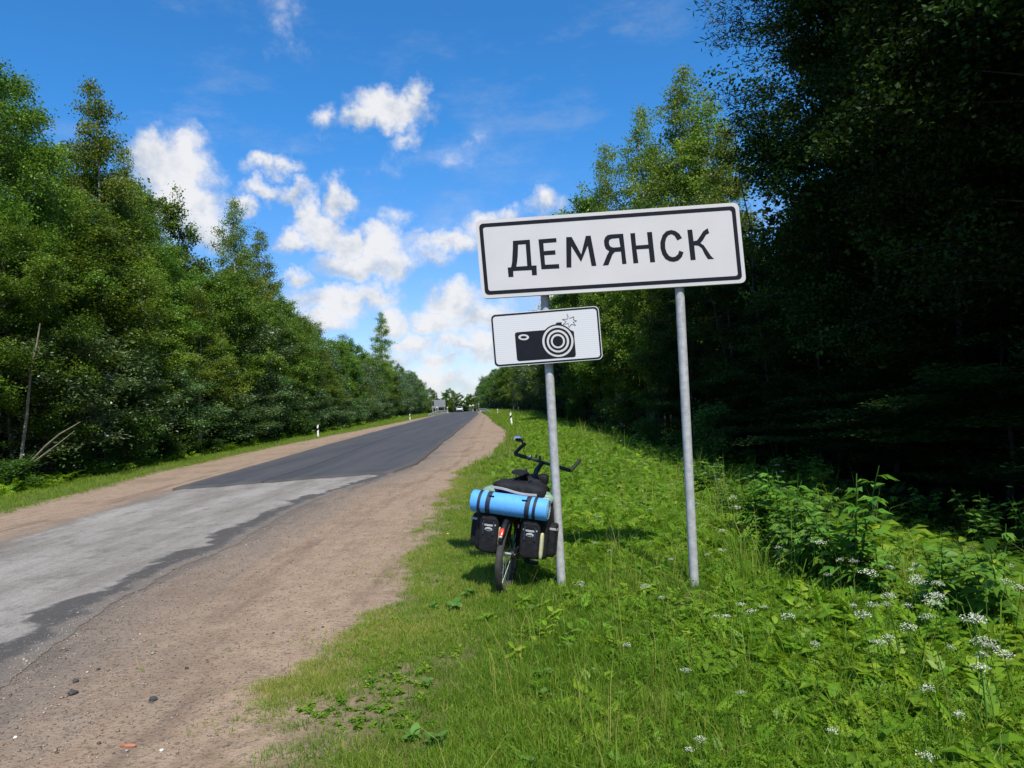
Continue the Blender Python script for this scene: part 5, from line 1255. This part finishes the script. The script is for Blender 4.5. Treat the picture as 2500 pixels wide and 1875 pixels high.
    for sx in (-1, 1): MB().sq(V((.02 + sx * .27, .0, .835)) - o, (.10, .06, .07), .7, .8, 14, 8, wob=.06, seed=9).build('loose_end', M['cream'], tn)
    fb = bag('bar_bag', 'small black bag strapped to the bicycle frame behind the stem', 'bag', (.0, .62, .90)); 
    MB().sq((.02, .08, .0), (.13, .30, .12), .45, .45, 22, 14, wob=.05, seed=40, freq=14).build('body', M['fabric'], fb)
    MB().sq((.11, .12, .02), (.10, .12, .11), .6, .6, 16, 10, wob=.04, seed=41).build('side_pouch', M['fabric'], fb)
bicycle()

# ------------------------------------------------------------------ roadside things
def roadside():
    # white delineator posts with a black slanting band
    b = MB(); 
    pv = [(-.055, -.03), (.055, -.03), (.06, 0), (.035, .035), (-.035, .035), (-.06, 0)]
    def prism(z0, z1, s0, s1, g=0.0):
        n = len(pv); vs = [(x * (1 + g), y * (1 + g), z0 + s0 * x) for x, y in pv] + [(x * (1 + g), y * (1 + g), z1 + s1 * x) for x, y in pv]
        return vs, [tuple(range(n))[::-1], tuple(range(n, 2 * n))] + [(k, (k + 1) % n, n + (k + 1) % n, n + k) for k in range(n)]
    body = MB().add(*prism(-.1, .86, 0, .9)).mesh('body'); body.materials.append(M['post_white'])
    band = MB().add(*prism(.50, .66, .9, .9, .05)).mesh('dark_band'); band.materials.append(M['black_print'])
    refl = MB().box((0, -.034, .585), (.05, .006, .075), bevel=.003).mesh('reflector'); refl.materials.append(M['red_lens']); 
    for x, y, ln, s, lb in ((-12.0, 43.5, 0, .88, 'nearest white marker post on the verge across the road'), (-12.1, 83, 0, .85, 'second white marker post along the verge across the road'), (-.14, 50.2, R(5), 1.0, 'tilted white marker post with a dark band on the near verge'), (-2.05, 94, R(2), .85, 'white marker post just before the guard rail on the near verge'),
                            (-15.2, 165, 0, .8, 'tiny white marker post beside the far notice board'), (-11.6, 204, 0, .8, 'tiny white marker post at the crest of the road, nearer the asphalt'), (-10.4, 204, 0, .8, 'tiny white marker post at the crest of the road, nearer the guard rail')):
        o = empty('marker_post', (x, y, float(zt(x, y))), lb, 'marker post', (0, -ln, 0), 'white marker posts along the road'); o.scale = (s, s, s)
        link('body', body, None, o); bn = link('dark_band', band, None, o)
    # guard rails: W-beam with posts
    def guard(pts, label, end_drop):
        base = V0 = Vector((pts[0][0], pts[0][1], float(zy(pts[0][1]))))
        o = empty('guard_rail', base, label, 'guard rail')
        P = []
        for i in range(len(pts) - 1):
            for k in range(6): P.append(Vector(pts[i]).lerp(Vector(pts[i + 1]), k / 6))
        P.append(Vector(pts[-1])); vs, fs = [], []
        pr = [(0, .0), (.04, .05), (.04, .10), (0, .15), (.04, .20), (.04, .26), (0, .31)]
        for i, p in enumerate(P):
            q = Vector((p.x, p.y, float(zy(p.y)))); d = (P[min(i + 1, len(P) - 1)] - P[max(i - 1, 0)]).to_2d().normalized(); n_ = Vector((-d.y, d.x, 0)) * end_drop[1]
            h = .46 * min(1, (i + .15) / end_drop[0]) if end_drop[0] else .46
            for a, z in pr: vs.append(q + n_ * a + Vector((0, 0, h + z)) - base)
            for a, z in reversed(pr): vs.append(q + n_ * (a - .012) + Vector((0, 0, h + z)) - base)
            m_ = 2 * len(pr)
            if i:
                for k in range(m_): l = (k + 1) % m_; fs.append(((i - 1) * m_ + k, (i - 1) * m_ + l, i * m_ + l, i * m_ + k))
        MB().add(vs, fs).build('rail', M['steel'], o)
        for i in range(2, len(P), 2):
            p = P[i]; d = (P[min(i + 1, len(P) - 1)] - P[i - 1]).to_2d().normalized(); n_ = Vector((-d.y, d.x, 0)) * end_drop[1]
            q = Vector((p.x, p.y, float(zy(p.y)))) - n_ * .10 - base; h = .76 * min(1, (i + .15) / end_drop[0]) if end_drop[0] else .76
            MB().box(q + Vector((0, 0, h / 2 - .1)), (.12, .10, h + .2)).build('post', M['steel'], o, smooth=False)
    guard([(-2.9, 96, 0), (-4.0, 108, 0), (-5.2, 124, 0), (-6.5, 145, 0), (-8.0, 170, 0), (-9.4, 196, 0)], 'grey guard rail on the near side of the road crest', (9, 1))
    guard([(-12.5, 104, 0), (-13.1, 118, 0), (-13.9, 136, 0), (-14.6, 150, 0), (-15.4, 166, 0)], 'grey guard rail on the far side of the road', (8, -1))
    # notice board and smaller panels across the road (seen from the back: bare metal ribs)
    def board(y, px0, px1, py0, py1, pyb, label, name, mat, legs=(.1, .9), ribs=True):
        a, b_, g_ = at(px0, py1, y), at(px1, py0, y), at((px0 + px1) / 2, pyb, y); w, h = b_[0] - a[0], b_[2] - a[2]; zg = float(zt((a[0] + b_[0]) / 2, y)); o = empty(name, ((a[0] + b_[0]) / 2, y, zg), label, 'sign'); zc = (a[2] + b_[2]) / 2 - zg
        MB().box((0, 0, zc), (w, .03, h), bevel=.008).build('panel', mat, o)
        if ribs:
            rb = MB()
            for k in range(7): rb.box((-w / 2 + w * (k + .5) / 7, -.03, zc), (.03, .03, h * .98))
            for k in range(4): rb.box((0, -.045, zc - h / 2 + h * (k + .5) / 4), (w * .98, .03, .04))
            rb.build('ribs', M['steel'], o, smooth=False)
        for f_ in legs: MB().tube([(-w / 2 + w * f_, .05, -.2), (-w / 2 + w * f_, .05, zc)], .05, 8).build('leg', M['steel'], o)
    board(158, 1060, 1087, 975.5, 995, 1006, 'big grey ribbed notice board across the road', 'notice_board', M['sign_back'])
    board(148, 1054.5, 1071, 990, 997, 1006, 'low grey panel in front of the big notice board', 'direction_board', M['sign_back'], ribs=False)
    board(147, 1064.8, 1069, 992.3, 996.2, 1006, 'small bright white square sign at the notice board', 'square_sign', M['white'], (.5,), False)
    def disc(y, px, py, r_, label, mat, tri=False):
        x, _, z = at(px, py, y); zg = float(zt(x, y)); o = empty('round_sign' if not tri else 'warning_sign', (x, y, zg), label, 'sign'); mb = MB()
        Rx = Matrix.Translation((0, 0, z - zg)) @ Matrix.Rotation(R(90), 4, 'X') @ (Matrix.Rotation(R(90), 4, 'Z') if tri else Matrix.Identity(4))
        mb.lathe([(0, -.012), (r_, -.012), (r_, .012), (0, .012)], 3 if tri else 24, Rx); mb.build('panel', mat, o, smooth=not tri)
        MB().tube([(0, .05, -.2), (0, .05, z - zg + .2)], .038, 8).build('post', M['steel'], o)
    disc(206, 1154.8, 989.5, .27, 'round white sign on a post beside the road crest', M['white'])
    disc(206, 1149.8, 990.8, .20, 'small round white sign next to the larger round one', M['white'])
    disc(207, 1146.8, 990, .36, 'narrow white triangle sign at the road crest', M['white'], True)
    disc(196, 1168.3, 986.3, .24, 'grey back of a round sign behind the guard rail', M['sign_back'])
    disc(176, 1092.2, 995, .18, 'round white sign by the end of the far guard rail', M['white'])
    # the silver car driving away
    x, y, _ = at(1122.5, 1005, 196); z = float(zy(y)) + .062
    car = empty('car', (x, y, z), 'small silver car driving away at the crest of the road', 'car', (0, 0, R(3)))
    prof = [(-2.1, .35), (-2.1, .75), (-2.02, .95), (-1.6, 1.02), (-1.05, 1.42), (.35, 1.45), (1.05, 1.0), (1.95, .82), (2.1, .6), (2.08, .35)]
    vs, fs = [], []; n = len(prof)
    for sx in (-1, 1):
        for py, pz in prof: vs.append((sx * (.84 - (.16 * max(0, pz - .95) / .5)), py, pz))
    fs = [tuple(range(n)), tuple(range(2 * n - 1, n - 1, -1))] + [(k, (k + 1) % n, n + (k + 1) % n, n + k) for k in range(n)]
    MB().add(vs, fs).build('body', M['silver_paint'], car, smooth=False)
    MB().add([(-.64, -1.60, 1.05), (.64, -1.60, 1.05), (.56, -1.09, 1.42), (-.56, -1.09, 1.42), (-.64, -1.57, 1.05), (.64, -1.57, 1.05), (.56, -1.06, 1.42), (-.56, -1.06, 1.42)], [(0, 1, 2, 3), (7, 6, 5, 4), (0, 4, 5, 1), (2, 6, 7, 3), (1, 5, 6, 2), (0, 3, 7, 4)]).build('rear_window', M['dark_glass'], car, smooth=False)
    for sx in (-1, 1):
        MB().box((sx * .68, -2.10, .82), (.2, .04, .16), bevel=.02).build('tail_light', M['red_lens'], car)
        MB().box((sx * .80, -.35, 1.2), (.012, 1.5, .28), bevel=.004, mtx=Matrix.Rotation(sx * R(-17), 3, 'Y')).build('side_window', M['dark_glass'], car)
        for yy in (-1.3, 1.3):
            w = MB().lathe([(0, -.1), (.2, -.1), (.31, -.09), (.32, 0), (.31, .09), (.2, .1), (0, .1)], 20, Matrix.Rotation(R(90), 4, 'Y')).build('wheel', M['rubber'], car, loc=(sx * .74, yy, .32))
            MB().lathe([(0, .0), (.19, .0), (.19, .02), (0, .02)], 16, Matrix.Translation((sx * .1, 0, 0)) @ Matrix.Rotation(R(90 * sx), 4, 'Y')).build('rim', M['alloy'], w)
    MB().box((0, -2.10, .48), (1.6, .1, .2), bevel=.03).build('bumper', M['black_grip'], car)
    MB().box((0, -2.118, .72), (.5, .012, .11)).build('number_plate', M['white'], car)
roadside()

# ------------------------------------------------------------------ small things on the dirt and turf
def litter():
    def g(px, py): d = ray(px, py); t_ = -EYE / d.z; return Vector((d.x * t_, t_, .014))
    def lump(px, py, s, mat, name, label, cat, sd, flat=.6):
        rr = random.Random(sd); bm = bmesh.new(); bmesh.ops.create_icosphere(bm, subdivisions=2, radius=s)
        for v in bm.verts: v.co *= rr.uniform(.72, 1.2); v.co.z *= flat
        me = bpy.data.meshes.new(name); bm.to_mesh(me); bm.free()
        tag(link(name, me, M[mat], loc=g(px, py) + Vector((0, 0, s * flat * .5)), rot=(0, 0, rr.uniform(0, 6))), label, cat)
    for i, (px, py, s, m_, n_, lb) in enumerate(((178, 1700, .028, 'tar', 'asphalt_lump', 'dark lump of asphalt lying alone near the worn road edge'), (373, 1716, .024, 'tar', 'asphalt_lump', 'flat dark asphalt crumb on the middle of the dirt'), (456, 1638, .013, 'tar', 'asphalt_lump', 'small black crumb with a sharp shadow on the dirt'),
        (373, 1601, .016, 'stone', 'pebble', 'pale yellowish pebble on the dirt shoulder'), (395, 1840, .010, 'post_white', 'pebble', 'white flat pebble to the side of the red bark'), (788, 1536, .010, 'tar', 'asphalt_lump', 'tiny black crumb close to the turf border'), (650, 1656, .012, 'stone', 'pebble', 'grey pebble on the sandy dirt'), (38, 1808, .011, 'post_white', 'pebble', 'whitish pebble near the corner of the dirt'),
        (240, 1640, .012, 'tar', 'asphalt_lump', 'small dark crumb at the edge of the worn asphalt'), (185, 1670, .02, 'tar', 'asphalt_lump', 'dark asphalt crumb just above the lone lump'), (1450, 1640, .011, 'post_white', 'pebble', 'white scrap lying in the grass below the sign posts'))):
        lump(px, py, s, m_, n_, lb, 'stone', i)
    p = g(312, 1829); o = MB().sq((0, 0, .004), (.088, .017, .016), .7, .6, 18, 8, wob=.12, seed=2, freq=60).build('bark_piece', M['rust_bark'], loc=p, rot=(0, 0, R(-4))); tag(o, 'reddish sliver of bark lying on the dirt', 'bark')
    p = g(612, 1740); o = MB().tube([(-.03, -.02, .003), (0, .002, .006), (.035, .02, .003)], [.0015, .002, .001], 5).build('twig', M['bark'], loc=p); tag(o, 'thin dry twig where the dirt meets the turf', 'twig')
    p = g(850, 1533); o = MB().tube([(-.05, -.0, .003), (0, .003, .004), (.05, .0, .003)], [.0025, .003, .002], 5).build('straw', M['dead_wood'], loc=p, rot=(0, 0, .2)); tag(o, 'pale straw lying at the border of the turf', 'straw')
    p = g(1093, 1321); fl = empty('yellow_flower', p, 'single small yellow flower near the dirt beside the bicycle', 'flower'); MB().tube([(0, 0, 0), (.005, 0, .07)], [.0015, .0012], 4).build('stem', M['broad'], fl); MB().sq((.005, 0, .075), (.03, .03, .012), 1, 1, 12, 6).build('flower_head', M['yellow_petal'], fl)
    p = g(1722, 1230)
    for k, (a, b, l) in enumerate(((-.05, .03, .62), (.06, .02, .5), (.14, -.04, .45))):
        pass
    o = MB().tube([(0, 0, 0), (-.02, 0, .3), (-.05, .02, .62)], [.006, .005, .003], 5).tube([(0, 0, 0), (.05, 0, .3), (.09, .01, .55)], [.006, .005, .003], 5).tube([(.02, .02, 0), (.10, 0, .25), (.13, .01, .45)], [.006, .005, .003], 5).build('dry_stalks', M['dead_wood'], loc=(3.0, 10.6, float(zt(3.0, 10.6)))); tag(o, 'bunch of dry pale stalks at the edge of the dark wood', 'plant')
litter()
